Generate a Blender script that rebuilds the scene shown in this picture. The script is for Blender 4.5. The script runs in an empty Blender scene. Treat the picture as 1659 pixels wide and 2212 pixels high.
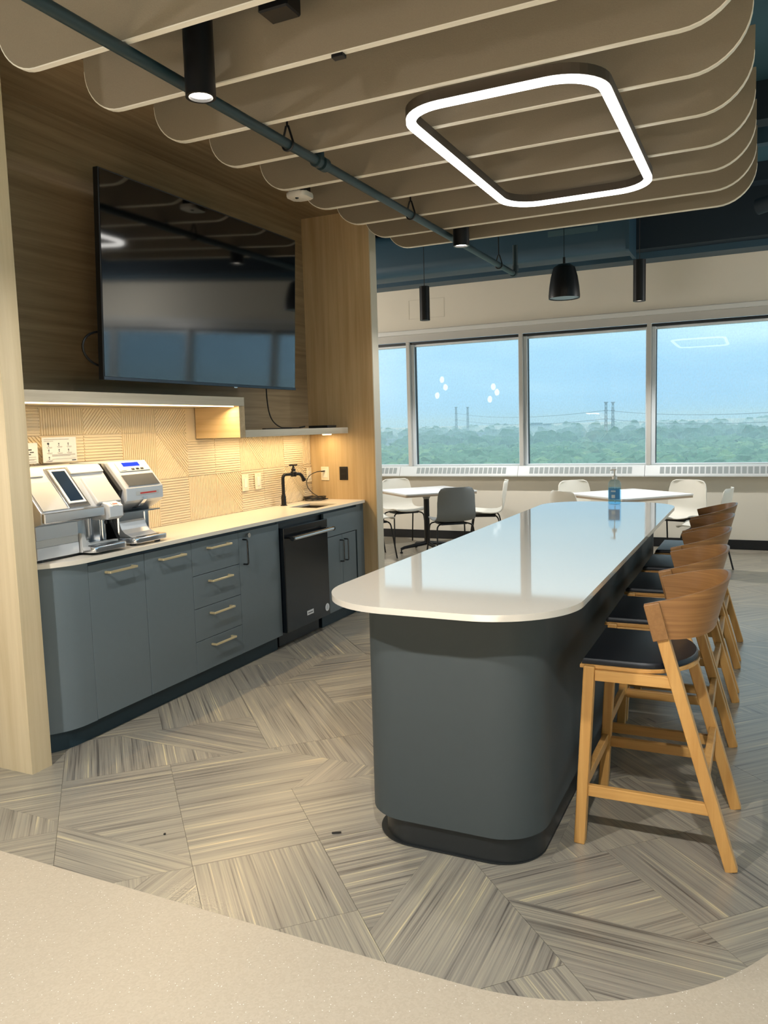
import bpy, bmesh, math, random
from math import sin, cos, pi, radians
from mathutils import Vector, Matrix

random.seed(7)
SC = bpy.context.scene
COL = SC.collection

# ------------------------------------------------------------------ camera
W_PX, H_PX, F_PX = 1659.0, 2212.0, 1717.97
yaw, pitch, roll, EYE = -0.44492, -0.106421, -0.0284595, 1.5
fwd = Vector((sin(yaw) * cos(pitch), cos(yaw) * cos(pitch), sin(pitch)))
r0 = Vector((cos(yaw), -sin(yaw), 0))
u0 = r0.cross(fwd)
rt = r0 * cos(roll) + u0 * sin(roll)
up = -r0 * sin(roll) + u0 * cos(roll)
cam = bpy.data.cameras.new('camera')
cam.sensor_fit = 'VERTICAL'
cam.sensor_height = 36.0
cam.lens = 36.0 * F_PX / H_PX
cam.clip_start = 0.05
cam.clip_end = 9000
camo = bpy.data.objects.new('camera', cam)
COL.objects.link(camo)
M = Matrix.Identity(4)
for i in range(3):
    M[i][0], M[i][1], M[i][2] = rt[i], up[i], -fwd[i]
M.translation = Vector((0, 0, EYE))
camo.matrix_world = M
SC.camera = camo

# ------------------------------------------------------------------ view
SC.view_settings.view_transform = 'Standard'
SC.view_settings.look = 'None'
SC.view_settings.gamma = 1.0
SC.view_settings.use_curve_mapping = False
SC.view_settings.exposure = 0.5
try:
    SC.cycles.use_denoising = True
    SC.cycles.max_bounces = 8
    SC.cycles.diffuse_bounces = 4
    SC.cycles.glossy_bounces = 4
    SC.cycles.transparent_max_bounces = 12
    SC.cycles.sample_clamp_indirect = 6.0
    SC.cycles.caustics_reflective = False
    SC.cycles.caustics_refractive = False
except Exception:
    pass

# ------------------------------------------------------------------ sky: overcast, one soft gradient all round
wld = bpy.data.worlds.new('overcast_sky')
SC.world = wld
wld.use_nodes = True
nt = wld.node_tree
nt.nodes.clear()
o_ = nt.nodes.new('ShaderNodeOutputWorld')
bg = nt.nodes.new('ShaderNodeBackground')
tc = nt.nodes.new('ShaderNodeTexCoord')
sx = nt.nodes.new('ShaderNodeSeparateXYZ')
nz = nt.nodes.new('ShaderNodeTexNoise')
mp = nt.nodes.new('ShaderNodeMapping')
mp.inputs['Scale'].default_value = (2.0, 2.0, 9.0)
nz.inputs['Scale'].default_value = 1.6
nz.inputs['Detail'].default_value = 3.0
ma = nt.nodes.new('ShaderNodeMath'); ma.operation = 'MULTIPLY_ADD'
ma.inputs[1].default_value = 0.2
cr = nt.nodes.new('ShaderNodeValToRGB')
e = cr.color_ramp.elements
e[0].position = 0.11; e[0].color = (0.29, 0.56, 0.80, 1)
e[1].position = 0.45; e[1].color = (0.64, 0.86, 0.95, 1)
k = cr.color_ramp.elements.new(0.16); k.color = (0.34, 0.62, 0.84, 1)
k = cr.color_ramp.elements.new(1.0); k.color = (1.0, 1.15, 1.22, 1)
k = cr.color_ramp.elements.new(0.235); k.color = (0.52, 0.79, 0.92, 1)
nt.links.new(tc.outputs['Generated'], mp.inputs['Vector'])
nt.links.new(mp.outputs['Vector'], nz.inputs['Vector'])
nt.links.new(tc.outputs['Generated'], sx.inputs[0])
nt.links.new(nz.outputs['Fac'], ma.inputs[0])
nt.links.new(sx.outputs['Z'], ma.inputs[2])
nt.links.new(ma.outputs[0], cr.inputs['Fac'])
nt.links.new(cr.outputs['Color'], bg.inputs['Color'])
bg.inputs['Strength'].default_value = 0.94
nt.links.new(bg.outputs[0], o_.inputs['Surface'])

# ------------------------------------------------------------------ lamps outside the frame, some added as fill
WARM = (1.0, 0.83, 0.60)
SOFT = (1.0, 0.98, 0.945)
def area(name, loc, sx_, sy_, power, col, rot=(0, 0, 0), spread=180):
    l = bpy.data.lights.new(name, 'AREA')
    l.shape = 'RECTANGLE'; l.size = sx_; l.size_y = sy_
    l.energy = power; l.color = col; l.spread = radians(spread)
    ob = bpy.data.objects.new(name, l)
    ob.location = loc; ob.rotation_euler = rot
    COL.objects.link(ob)
    return ob
def spot(name, loc, power, col, angle=110, blend=0.6, rad=0.04, rot=(0, 0, 0)):
    l = bpy.data.lights.new(name, 'SPOT')
    l.energy = power; l.color = col; l.spot_size = radians(angle); l.spot_blend = blend
    l.shadow_soft_size = rad
    ob = bpy.data.objects.new(name, l)
    ob.location = loc; ob.rotation_euler = rot
    COL.objects.link(ob)
    return ob
spot('downlight_and_fill_lamp', (-1.95, 0.32, 2.90), 190, SOFT, 98, 0.45, 0.045, (radians(22), 0, 0))
spot('downlight_and_fill_lamp', (-0.05, 0.32, 2.90), 190, SOFT, 98, 0.45, 0.045, (radians(22), 0, 0))
for x_ in (-4.2, -2.1, 0.0, 2.1, 4.2):  # added fill row, bounces off the floor up to the baffles
    spot('downlight_and_fill_lamp', (x_, -2.4, 2.90), 2300, SOFT, 66, 0.5, 0.05)
def fill_point(loc, power, rad=.12):  # unseen point lights added to lift the baffles and dining area
    l = bpy.data.lights.new('globe_and_fill_lamp', 'POINT'); l.energy = power; l.color = SOFT; l.shadow_soft_size = rad
    ob = bpy.data.objects.new('globe_and_fill_lamp', l); ob.location = loc; COL.objects.link(ob)
fill_point((-5.2, -1.2, 1.9), 110)
fill_point((-7.0, 7.0, 2.4), 170)
fill_point((3.0, 8.5, 2.7), 95)
for i in range(-1, 7):                                   # daylight portals in the window openings
    x0 = -4.27 + 1.53 * (i - 1)
    p = area('window_portal', (x0 + 0.765, 9.98, 1.78), 1.45, 1.55, 1, (1, 1, 1), (radians(-90), 0, 0))
    p.data.cycles.is_portal = True

for i in range(6):
    p = area('window_portal', (4.72, -2.30 + 1.82 * i + .91, 1.75), 1.74, 3.0, 1, (1, 1, 1), (radians(90), 0, radians(90)))
    p.data.cycles.is_portal = True
# ================================================================== helpers
def wpos(o):
    v = Vector((0, 0, 0))
    while o is not None:
        v += Vector(o.location); o = o.parent
    return v
def thing(name, label, cat, loc=(0, 0, 0), group=None):
    o = bpy.data.objects.new(name, None)
    o.empty_display_size = 0.1
    o.location = loc
    COL.objects.link(o)
    o['label'] = label; o['category'] = cat
    if group: o['group'] = group
    return o
def tag(o, label, cat, group=None):
    o['label'] = label; o['category'] = cat
    if group: o['group'] = group
    return o
def obj(name, bm, mat, parent=None, smooth=False, loc=None):
    """bm is in world coordinates; it is made local to its parent (or to loc)"""
    me = bpy.data.meshes.new(name)
    base = wpos(parent) if parent is not None else Vector(loc or (0, 0, 0))
    if base.length > 0:
        bmesh.ops.translate(bm, verts=bm.verts, vec=-base)
    bmesh.ops.recalc_face_normals(bm, faces=bm.faces)
    bm.to_mesh(me); bm.free()
    mats = mat if isinstance(mat, (list, tuple)) else [mat]
    for m in mats: me.materials.append(m)
    if smooth:
        me.shade_smooth()
        try: me.set_sharp_from_angle(angle=radians(38))
        except Exception: pass
    o = bpy.data.objects.new(name, me)
    if parent is not None: o.parent = parent
    elif loc: o.location = loc
    COL.objects.link(o)
    return o
def struct(name, bm, mat, smooth=False, label=None):
    o = obj(name, bm, mat, None, smooth)
    o['kind'] = 'structure'
    if label: o['label'] = label
    return o
def kids(o): return [c for c in COL.objects if c.parent == o]
def dup(o, parent=None, loc=None, rz=None):
    c = o.copy(); COL.objects.link(c)
    if parent is not None: c.parent = parent
    if loc is not None: c.location = loc
    if rz is not None: c.rotation_euler = (0, 0, rz)
    for ch in list(o.children): dup(ch, c)
    return c
def BM(): return bmesh.new()
def bx(bm, x0, x1, y0, y1, z0, z1, bev=0.0, seg=1, mi=0):
    r = bmesh.ops.create_cube(bm, size=1.0)
    vs = r['verts']
    for v in vs:
        v.co = Vector((x0 + (v.co.x + .5) * (x1 - x0), y0 + (v.co.y + .5) * (y1 - y0), z0 + (v.co.z + .5) * (z1 - z0)))
    fs = {f for v in vs for f in v.link_faces}
    for f in fs: f.material_index = mi
    if bev > 0:
        es = list({e for v in vs for e in v.link_edges})
        bmesh.ops.bevel(bm, geom=es, offset=bev, segments=seg, affect='EDGES', profile=0.5, clamp_overlap=True)
    return bm
def box(x0, x1, y0, y1, z0, z1, bev=0.0, seg=1):
    return bx(BM(), x0, x1, y0, y1, z0, z1, bev, seg)
def obox(bm, c, ax, ay, az, bev=0.0):
    """oriented box: centre c, half vectors"""
    c, ax, ay, az = Vector(c), Vector(ax), Vector(ay), Vector(az)
    vs = []
    for i in (-1, 1):
        for j in (-1, 1):
            for k_ in (-1, 1): vs.append(bm.verts.new(c + ax * i + ay * j + az * k_))
    F = [(0, 1, 3, 2), (4, 6, 7, 5), (0, 4, 5, 1), (2, 3, 7, 6), (0, 2, 6, 4), (1, 5, 7, 3)]
    for f in F: bm.faces.new([vs[i] for i in f])
    if bev > 0:
        es = list({e for v in vs for e in v.link_edges})
        bmesh.ops.bevel(bm, geom=es, offset=bev, segments=2, affect='EDGES', profile=0.5, clamp_overlap=True)
    return bm
def beam(bm, a, b, w, h, bev=0.003, upv=(0, 0, 1)):
    """rectangular bar from a to b; w across, h along upv"""
    a, b = Vector(a), Vector(b)
    d = (b - a); L = d.length; d.normalize()
    s = d.cross(Vector(upv))
    if s.length < 1e-4: s = Vector((1, 0, 0))
    s.normalize(); t = s.cross(d)
    return obox(bm, (a + b) / 2, d * L / 2, s * w / 2, t * h / 2, bev)
def tube(bm, pts, rad, n=10, cap=True):
    pts = [Vector(p) for p in pts]
    rads = rad if isinstance(rad, (list, tuple)) else [rad] * len(pts)
    rings = []; prev = None
    for i, p in enumerate(pts):
        if i == 0: d = pts[1] - pts[0]
        elif i == len(pts) - 1: d = pts[-1] - pts[-2]
        else: d = (pts[i + 1] - p).normalized() + (p - pts[i - 1]).normalized()
        d.normalize()
        if prev is None:
            s = d.cross(Vector((0, 0, 1)))
            if s.length < 1e-3: s = d.cross(Vector((1, 0, 0)))
        else: s = prev - d * prev.dot(d)
        s.normalize(); prev = s
        t = d.cross(s)
        rings.append([bm.verts.new(p + (s * cos(2 * pi * k_ / n) + t * sin(2 * pi * k_ / n)) * rads[i]) for k_ in range(n)])
    for a, b in zip(rings, rings[1:]):
        for k_ in range(n): bm.faces.new((a[k_], a[(k_ + 1) % n], b[(k_ + 1) % n], b[k_]))
    if cap:
        bm.faces.new(rings[0][::-1]); bm.faces.new(rings[-1])
    return bm
def lathe(bm, prof, cx, cy, n=24, mi=0, sx_=1.0, sy_=1.0):
    """prof: list of (r, z)"""
    rings = []
    for r, z in prof:
        if r < 1e-5: rings.append([bm.verts.new((cx, cy, z))])
        else: rings.append([bm.verts.new((cx + r * sx_ * cos(2 * pi * k_ / n), cy + r * sy_ * sin(2 * pi * k_ / n), z)) for k_ in range(n)])
    for a, b in zip(rings, rings[1:]):
        for k_ in range(n):
            if len(a) == 1 and len(b) == 1: continue
            if len(a) == 1: f = bm.faces.new((a[0], b[k_], b[(k_ + 1) % n]))
            elif len(b) == 1: f = bm.faces.new((a[k_], b[0], a[(k_ + 1) % n]))
            else: f = bm.faces.new((a[k_], b[k_], b[(k_ + 1) % n], a[(k_ + 1) % n]))
            f.material_index = mi
    if len(rings[0]) > 1: bm.faces.new(rings[0])
    if len(rings[-1]) > 1: bm.faces.new(rings[-1][::-1])
    return bm
def prism(bm, poly, axis, a0, a1, bev=0.0):
    """extrude a 2D polygon along axis: 'x' poly=(y,z); 'y' poly=(x,z); 'z' poly=(x,y)"""
    def P(u, v, w):
        return {'x': (w, u, v), 'y': (u, w, v), 'z': (u, v, w)}[axis]
    A = [bm.verts.new(P(u, v, a0)) for u, v in poly]
    B = [bm.verts.new(P(u, v, a1)) for u, v in poly]
    n = len(poly)
    fa = bm.faces.new(A); fb = bm.faces.new(B[::-1])
    for i in range(n): bm.faces.new((A[i], A[(i + 1) % n], B[(i + 1) % n], B[i]))
    if bev > 0:
        es = list({e_ for f in (fa, fb) for e_ in f.edges})
        bmesh.ops.bevel(bm, geom=es, offset=bev, segments=2, affect='EDGES', profile=0.5, clamp_overlap=True)
    return bm
def rrect(x0, x1, y0, y1, r, n=10):
    rr = r if isinstance(r, (list, tuple)) else [r] * 4      # corners: x0y0, x1y0, x1y1, x0y1
    out = []
    for (cx, cy, a, q) in ((x0 + rr[0], y0 + rr[0], pi, rr[0]), (x1 - rr[1], y0 + rr[1], 1.5 * pi, rr[1]),
                           (x1 - rr[2], y1 - rr[2], 0, rr[2]), (x0 + rr[3], y1 - rr[3], .5 * pi, rr[3])):
        if q < 1e-4: out.append((cx, cy)); continue
        for i in range(n + 1):
            t = a + .5 * pi * i / n
            out.append((cx + q * cos(t), cy + q * sin(t)))
    return out
def bez(p0, p1, p2, p3, n=12):
    p0, p1, p2, p3 = map(Vector, (p0, p1, p2, p3))
    return [p0 * (1 - t) ** 3 + p1 * 3 * t * (1 - t) ** 2 + p2 * 3 * t * t * (1 - t) + p3 * t ** 3 for t in [i / n for i in range(n + 1)]]
def smoothpath(pts, rad=0.02, n=5):
    """polyline with rounded corners"""
    pts = [Vector(p) for p in pts]; out = [pts[0]]
    for a, b, c in zip(pts, pts[1:], pts[2:]):
        d1 = (a - b); d2 = (c - b)
        r = min(rad, d1.length * .49, d2.length * .49)
        s = b + d1.normalized() * r; e_ = b + d2.normalized() * r
        for i in range(n + 1):
            t = i / n
            out.append(s * (1 - t) ** 2 + b * 2 * t * (1 - t) + e_ * t * t)
    out.append(pts[-1])
    return out

# ================================================================== materials
def srgb(r, g, b):
    f = lambda c: (c / 255 / 12.92) if c / 255 <= .04045 else ((c / 255 + .055) / 1.055) ** 2.4
    return (f(r), f(g), f(b), 1)
def mat(name, col, rough=.5, metal=0.0, spec=.5, bump=0.0, bscale=400.0, vary=0.0, vscale=6.0, coat=0.0):
    m = bpy.data.materials.new(name); m.use_nodes = True
    N = m.node_tree.nodes; L = m.node_tree.links
    b = N['Principled BSDF']
    b.inputs['Base Color'].default_value = col
    b.inputs['Roughness'].default_value = rough
    b.inputs['Metallic'].default_value = metal
    b.inputs['Specular IOR Level'].default_value = spec
    b.inputs['Coat Weight'].default_value = coat
    t = N.new('ShaderNodeTexCoord')
    if vary > 0:
        n = N.new('ShaderNodeTexNoise'); n.inputs['Scale'].default_value = vscale; n.inputs['Detail'].default_value = 4
        mx = N.new('ShaderNodeMix'); mx.data_type = 'RGBA'
        mx.inputs['A'].default_value = tuple(c * (1 - vary) for c in col[:3]) + (1,)
        mx.inputs['B'].default_value = tuple(min(1, c * (1 + vary)) for c in col[:3]) + (1,)
        L.new(t.outputs['Object'], n.inputs['Vector']); L.new(n.outputs['Fac'], mx.inputs['Factor'])
        L.new(mx.outputs['Result'], b.inputs['Base Color'])
    if bump > 0:
        n2 = N.new('ShaderNodeTexNoise'); n2.inputs['Scale'].default_value = bscale; n2.inputs['Detail'].default_value = 3
        bp = N.new('ShaderNodeBump'); bp.inputs['Strength'].default_value = bump; bp.inputs['Distance'].default_value = .002
        L.new(t.outputs['Object'], n2.inputs['Vector']); L.new(n2.outputs['Fac'], bp.inputs['Height'])
        L.new(bp.outputs['Normal'], b.inputs['Normal'])
    return m
def wood(name, c1, c2, axis='z', rough=.45, scale=1.0, contrast=1.0, spec=.4, uv=False):
    m = bpy.data.materials.new(name); m.use_nodes = True
    N = m.node_tree.nodes; L = m.node_tree.links
    b = N['Principled BSDF']; b.inputs['Roughness'].default_value = rough; b.inputs['Specular IOR Level'].default_value = spec
    t = N.new('ShaderNodeTexCoord'); mp_ = N.new('ShaderNodeMapping')
    fine = 26 * scale; lng = 0.9 * scale
    mp_.inputs['Scale'].default_value = {'x': (lng, fine, fine), 'y': (fine, lng, fine), 'z': (fine, fine, lng)}[axis]
    n = N.new('ShaderNodeTexNoise'); n.inputs['Scale'].default_value = 1.0; n.inputs['Detail'].default_value = 6; n.inputs['Roughness'].default_value = .65
    n.inputs['Distortion'].default_value = .4
    r_ = N.new('ShaderNodeValToRGB')
    r_.color_ramp.elements[0].position = .5 - .22 / contrast; r_.color_ramp.elements[0].color = c2
    r_.color_ramp.elements[1].position = .5 + .2 / contrast; r_.color_ramp.elements[1].color = c1
    n2 = N.new('ShaderNodeTexNoise'); n2.inputs['Scale'].default_value = .35; n2.inputs['Detail'].default_value = 2
    mx = N.new('ShaderNodeMix'); mx.data_type = 'RGBA'; mx.blend_type = 'MULTIPLY'
    r2 = N.new('ShaderNodeValToRGB'); r2.color_ramp.elements[0].position = .3; r2.color_ramp.elements[0].color = (.90, .89, .88, 1)
    r2.color_ramp.elements[1].position = .65; r2.color_ramp.elements[1].color = (1, 1, 1, 1)
    mx.inputs['Factor'].default_value = 1.0
    if uv:
        um = N.new('ShaderNodeUVMap'); um.uv_map = 'grain'; mp_.inputs['Scale'].default_value = (2.6, 90, 1); mp_.inputs['Rotation'].default_value = (0, 0, radians(10))
    L.new(um.outputs[0] if uv else t.outputs['Object'], mp_.inputs['Vector']); L.new(mp_.outputs['Vector'], n.inputs['Vector']); L.new(mp_.outputs['Vector'], n2.inputs['Vector'])
    L.new(n.outputs['Fac'], r_.inputs['Fac']); L.new(n2.outputs['Fac'], r2.inputs['Fac'])
    L.new(r_.outputs['Color'], mx.inputs['A']); L.new(r2.outputs['Color'], mx.inputs['B'])
    L.new(mx.outputs['Result'], b.inputs['Base Color'])
    bp = N.new('ShaderNodeBump'); bp.inputs['Strength'].default_value = .12; bp.inputs['Distance'].default_value = .001
    L.new(n.outputs['Fac'], bp.inputs['Height']); L.new(bp.outputs['Normal'], b.inputs['Normal'])
    return m
def glow(name, col, strength):
    m = bpy.data.materials.new(name); m.use_nodes = True
    N = m.node_tree.nodes; N.clear()
    o = N.new('ShaderNodeOutputMaterial'); e_ = N.new('ShaderNodeEmission')
    e_.inputs['Color'].default_value = col; e_.inputs['Strength'].default_value = strength
    m.node_tree.links.new(e_.outputs[0], o.inputs['Surface'])
    return m

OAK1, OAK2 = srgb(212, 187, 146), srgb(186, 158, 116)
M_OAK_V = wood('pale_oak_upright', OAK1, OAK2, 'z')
M_OAK_H = wood('pale_oak_level_shaded', srgb(168, 146, 114), srgb(134, 113, 85), 'y', contrast=1.2)  # same oak, base darkened to carry the shade of the unlit wall
M_OAK_X = wood('pale_oak_cross', OAK1, OAK2, 'x')
M_OAK_PANEL = wood('pale_oak_end_panel', srgb(220, 202, 168), srgb(200, 180, 142), 'z', scale=.8)
M_STOOL = wood('stool_oak', srgb(210, 162, 96), srgb(182, 132, 70), 'z', rough=.4, scale=1.6, contrast=.9)
M_STOOL_H = wood('stool_oak_level', srgb(210, 162, 96), srgb(182, 132, 70), 'x', rough=.4, scale=1.6, contrast=.9)
M_VENEER_UV = wood('stool_veneer_shell', srgb(158, 114, 68), srgb(116, 78, 42), 'y', rough=.35, contrast=.9, uv=True)
M_VENEER = wood('stool_veneer', srgb(152, 110, 66), srgb(124, 86, 48), 'y', rough=.35, scale=3.2, contrast=.6)
M_CAB = mat('cabinet_slate', srgb(103, 114, 119), .45, bump=.05, vary=.03, vscale=30, spec=.4)
M_CABDARK = mat('toe_kick_slate', srgb(30, 52, 62), .5)
M_ISL = mat('island_slate', srgb(68, 74, 75), .55, bump=.05, vary=.03, vscale=20, spec=.2)
M_ISLKICK = mat('island_kick', srgb(28, 31, 32), .4)
M_GAP = mat('shadow_gap_carcass', srgb(30, 32, 34), .8)
M_QUARTZ = mat('kitchen_quartz', srgb(232, 222, 206), .28, vary=.015, vscale=60)
M_QUARTZ2 = mat('island_quartz', srgb(206, 199, 187), .05, vary=.015, vscale=80, spec=.9)
M_QUARTZ2.node_tree.nodes['Principled BSDF'].inputs['IOR'].default_value = 1.8
M_TILE = mat('matte_relief_tile', srgb(228, 212, 184), .6, vary=.02)
M_BRASS = mat('satin_brass', srgb(232, 212, 168), .34, .65)
M_BLACKMETAL = mat('black_metal', srgb(24, 24, 26), .38, .3)
M_BLACK = mat('black_plastic', srgb(14, 14, 16), .45)
M_CHROME = mat('steel', srgb(205, 207, 210), .18, 1.0)
M_STEEL = mat('brushed_steel', srgb(190, 192, 194), .3, 1.0)
M_GUN = mat('gunmetal', srgb(80, 82, 84), .25, 1.0)
M_APPLIANCE = mat('gloss_black_appliance', srgb(8, 14, 20), .14, spec=.5)
M_SILVER = mat('silver_machine', srgb(212, 214, 217), .3, .35, vary=.01)
M_SILVER2 = mat('silver_machine_matte', srgb(200, 199, 196), .42, .25)
M_SILVERBRIGHT = mat('polished_silver', srgb(220, 222, 226), .16, .9)
M_DARKSIDE = mat('dark_machine_side', srgb(20, 20, 22), .4)
M_WHITE = mat('white_plastic', srgb(236, 232, 224), .4)
M_PLATE = mat('ivory_wall_plate', srgb(236, 226, 204), .4)
M_SCREEN = mat('tv_screen', srgb(5, 6, 8), .06, spec=.5)
M_SCREEN.node_tree.nodes['Principled BSDF'].inputs['IOR'].default_value = 1.95
M_SCREEN2 = mat('machine_display', srgb(34, 48, 66), .1)
M_LCD = glow('blue_lcd', (0.03, 0.06, 0.9, 1), 1.4)
M_CREAM = mat('cream_wall_paint', srgb(222, 215, 200), .7, bump=.03, vary=.015)
M_TRIMW = mat('pale_grey_trim', srgb(212, 212, 208), .45)
M_FRAME = mat('window_frame', srgb(186, 184, 178), .4)
M_FRAMEW = mat('white_glazing_bead', srgb(214, 220, 224), .35)
M_GASKET = mat('dark_gasket', srgb(22, 30, 36), .5)
M_BASEB = mat('black_baseboard', srgb(16, 18, 22), .5)
M_TEAL = mat('dark_teal_ceiling', srgb(44, 84, 98), .75, vary=.1, vscale=2)
M_TEALD = mat('dark_navy_beam', srgb(12, 33, 46), .7)
M_DUCT = mat('painted_duct', srgb(42, 72, 90), .5, vary=.06)
M_PIPE = mat('painted_pipe', srgb(36, 56, 62), .45)
M_FELT = mat('felt_baffle', srgb(146, 134, 116), .95, bump=.35, bscale=260, vary=.06, vscale=140, spec=.1)
M_FELTEDGE = mat('felt_baffle_edge', srgb(248, 242, 228), .9, spec=.1)
M_RADI = mat('convector_enamel', srgb(212, 216, 216), .4)
M_SLOT = mat('grille_slot', srgb(150, 158, 158), .6)
M_TABLE = mat('white_laminate', srgb(226, 226, 226), .22)
M_TABLEEDGE = mat('table_ply_edge', srgb(168, 150, 128), .5)
M_SHELLW = mat('white_shell', srgb(226, 222, 210), .45)
M_SHELLG = mat('grey_shell', srgb(116, 120, 120), .5)
M_LEATHER = mat('black_leather', srgb(14, 18, 25), .42, bump=.06, bscale=500, spec=.35)
M_SEATPAD = mat('grey_seat_pad', srgb(120, 140, 152), .6)
M_DIFF = glow('ring_diffuser', (1.0, 0.97, 0.91, 1), 4.0)
M_LENS = glow('downlight_lens', (1.0, 0.92, 0.78, 1), 8.0)
M_LENS2 = glow('pendant_lens', (1.0, 0.92, 0.78, 1), 2.0)
M_LED = glow('warm_led_strip', (1.0, 0.74, 0.40, 1), 5.0)
M_GLOBE = glow('globe_and_fill_lamp', (1.0, 0.94, 0.86, 1), 9.0)
M_PAPER = mat('printed_card', srgb(226, 220, 222), .5)
M_INK = mat('print_ink', srgb(60, 58, 66), .6)
M_INKB = mat('print_ink_black', srgb(20, 20, 22), .6)
M_INKR = mat('print_ink_red', srgb(205, 60, 52), .6)
M_STICK = mat('white_sticker', srgb(228, 230, 232), .5)
M_SINK = mat('dark_sink_steel', srgb(120, 110, 100), .35, .8)
M_FIXT = mat('ring_housing', srgb(70, 60, 48), .5)

def glass_mat(name, tint=(1, 1, 1, 1), refl=1.0, fog=0.0):
    m = bpy.data.materials.new(name); m.use_nodes = True
    N = m.node_tree.nodes; L = m.node_tree.links; N.clear()
    o = N.new('ShaderNodeOutputMaterial'); t = N.new('ShaderNodeBsdfTransparent'); g = N.new('ShaderNodeBsdfGlossy')
    g.inputs['Roughness'].default_value = .0
    g.inputs['Color'].default_value = (refl, refl, refl, 1)
    t.inputs['Color'].default_value = tint
    f = N.new('ShaderNodeFresnel'); f.inputs['IOR'].default_value = 1.5
    mx = N.new('ShaderNodeMixShader')
    ge = N.new('ShaderNodeNewGeometry'); iv = N.new('ShaderNodeMath'); iv.operation = 'SUBTRACT'; iv.inputs[0].default_value = 1.0
    mu = N.new('ShaderNodeMath'); mu.operation = 'MULTIPLY'
    L.new(ge.outputs['Backfacing'], iv.inputs[1]); L.new(iv.outputs[0], mu.inputs[0]); L.new(f.outputs[0], mu.inputs[1])
    L.new(mu.outputs[0], mx.inputs[0]); L.new(g.outputs[0], mx.inputs[2])
    if fog > 0:
        tl = N.new('ShaderNodeBsdfTranslucent'); tl.inputs['Color'].default_value = (.95, .97, 1, 1)
        co = N.new('ShaderNodeTexCoord'); mp_ = N.new('ShaderNodeMapping'); mp_.inputs['Scale'].default_value = (60, 1, 34)
        n = N.new('ShaderNodeTexNoise'); n.inputs['Scale'].default_value = 1.0; n.inputs['Detail'].default_value = 6; n.inputs['Roughness'].default_value = .7
        r_ = N.new('ShaderNodeValToRGB'); r_.color_ramp.elements[0].position = .42; r_.color_ramp.elements[0].color = (fog * .3,) * 3 + (1,)
        r_.color_ramp.elements[1].position = .66; r_.color_ramp.elements[1].color = (fog,) * 3 + (1,)
        m2 = N.new('ShaderNodeMixShader')
        L.new(co.outputs['Object'], mp_.inputs['Vector']); L.new(mp_.outputs[0], n.inputs['Vector']); L.new(n.outputs['Fac'], r_.inputs['Fac'])
        L.new(r_.outputs['Color'], m2.inputs[0]); L.new(t.outputs[0], m2.inputs[1]); L.new(tl.outputs[0], m2.inputs[2])
        L.new(m2.outputs[0], mx.inputs[1])
    else:
        L.new(t.outputs[0], mx.inputs[1])
    L.new(mx.outputs[0], o.inputs['Surface'])
    return m
M_GLASS = glass_mat('rain_wet_glass', (.985, .995, 1, 1), 1.0, .12)
M_ACRYL = glass_mat('clear_acrylic', (.97, .98, .98, 1), 1.0, 0)
M_BOTTLE = glass_mat('clear_bottle', (.80, .93, 1.0, 1), 1.0, 0)
M_GEL = glass_mat('blue_gel', (.66, .88, .98, 1), .5, 0)

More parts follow.
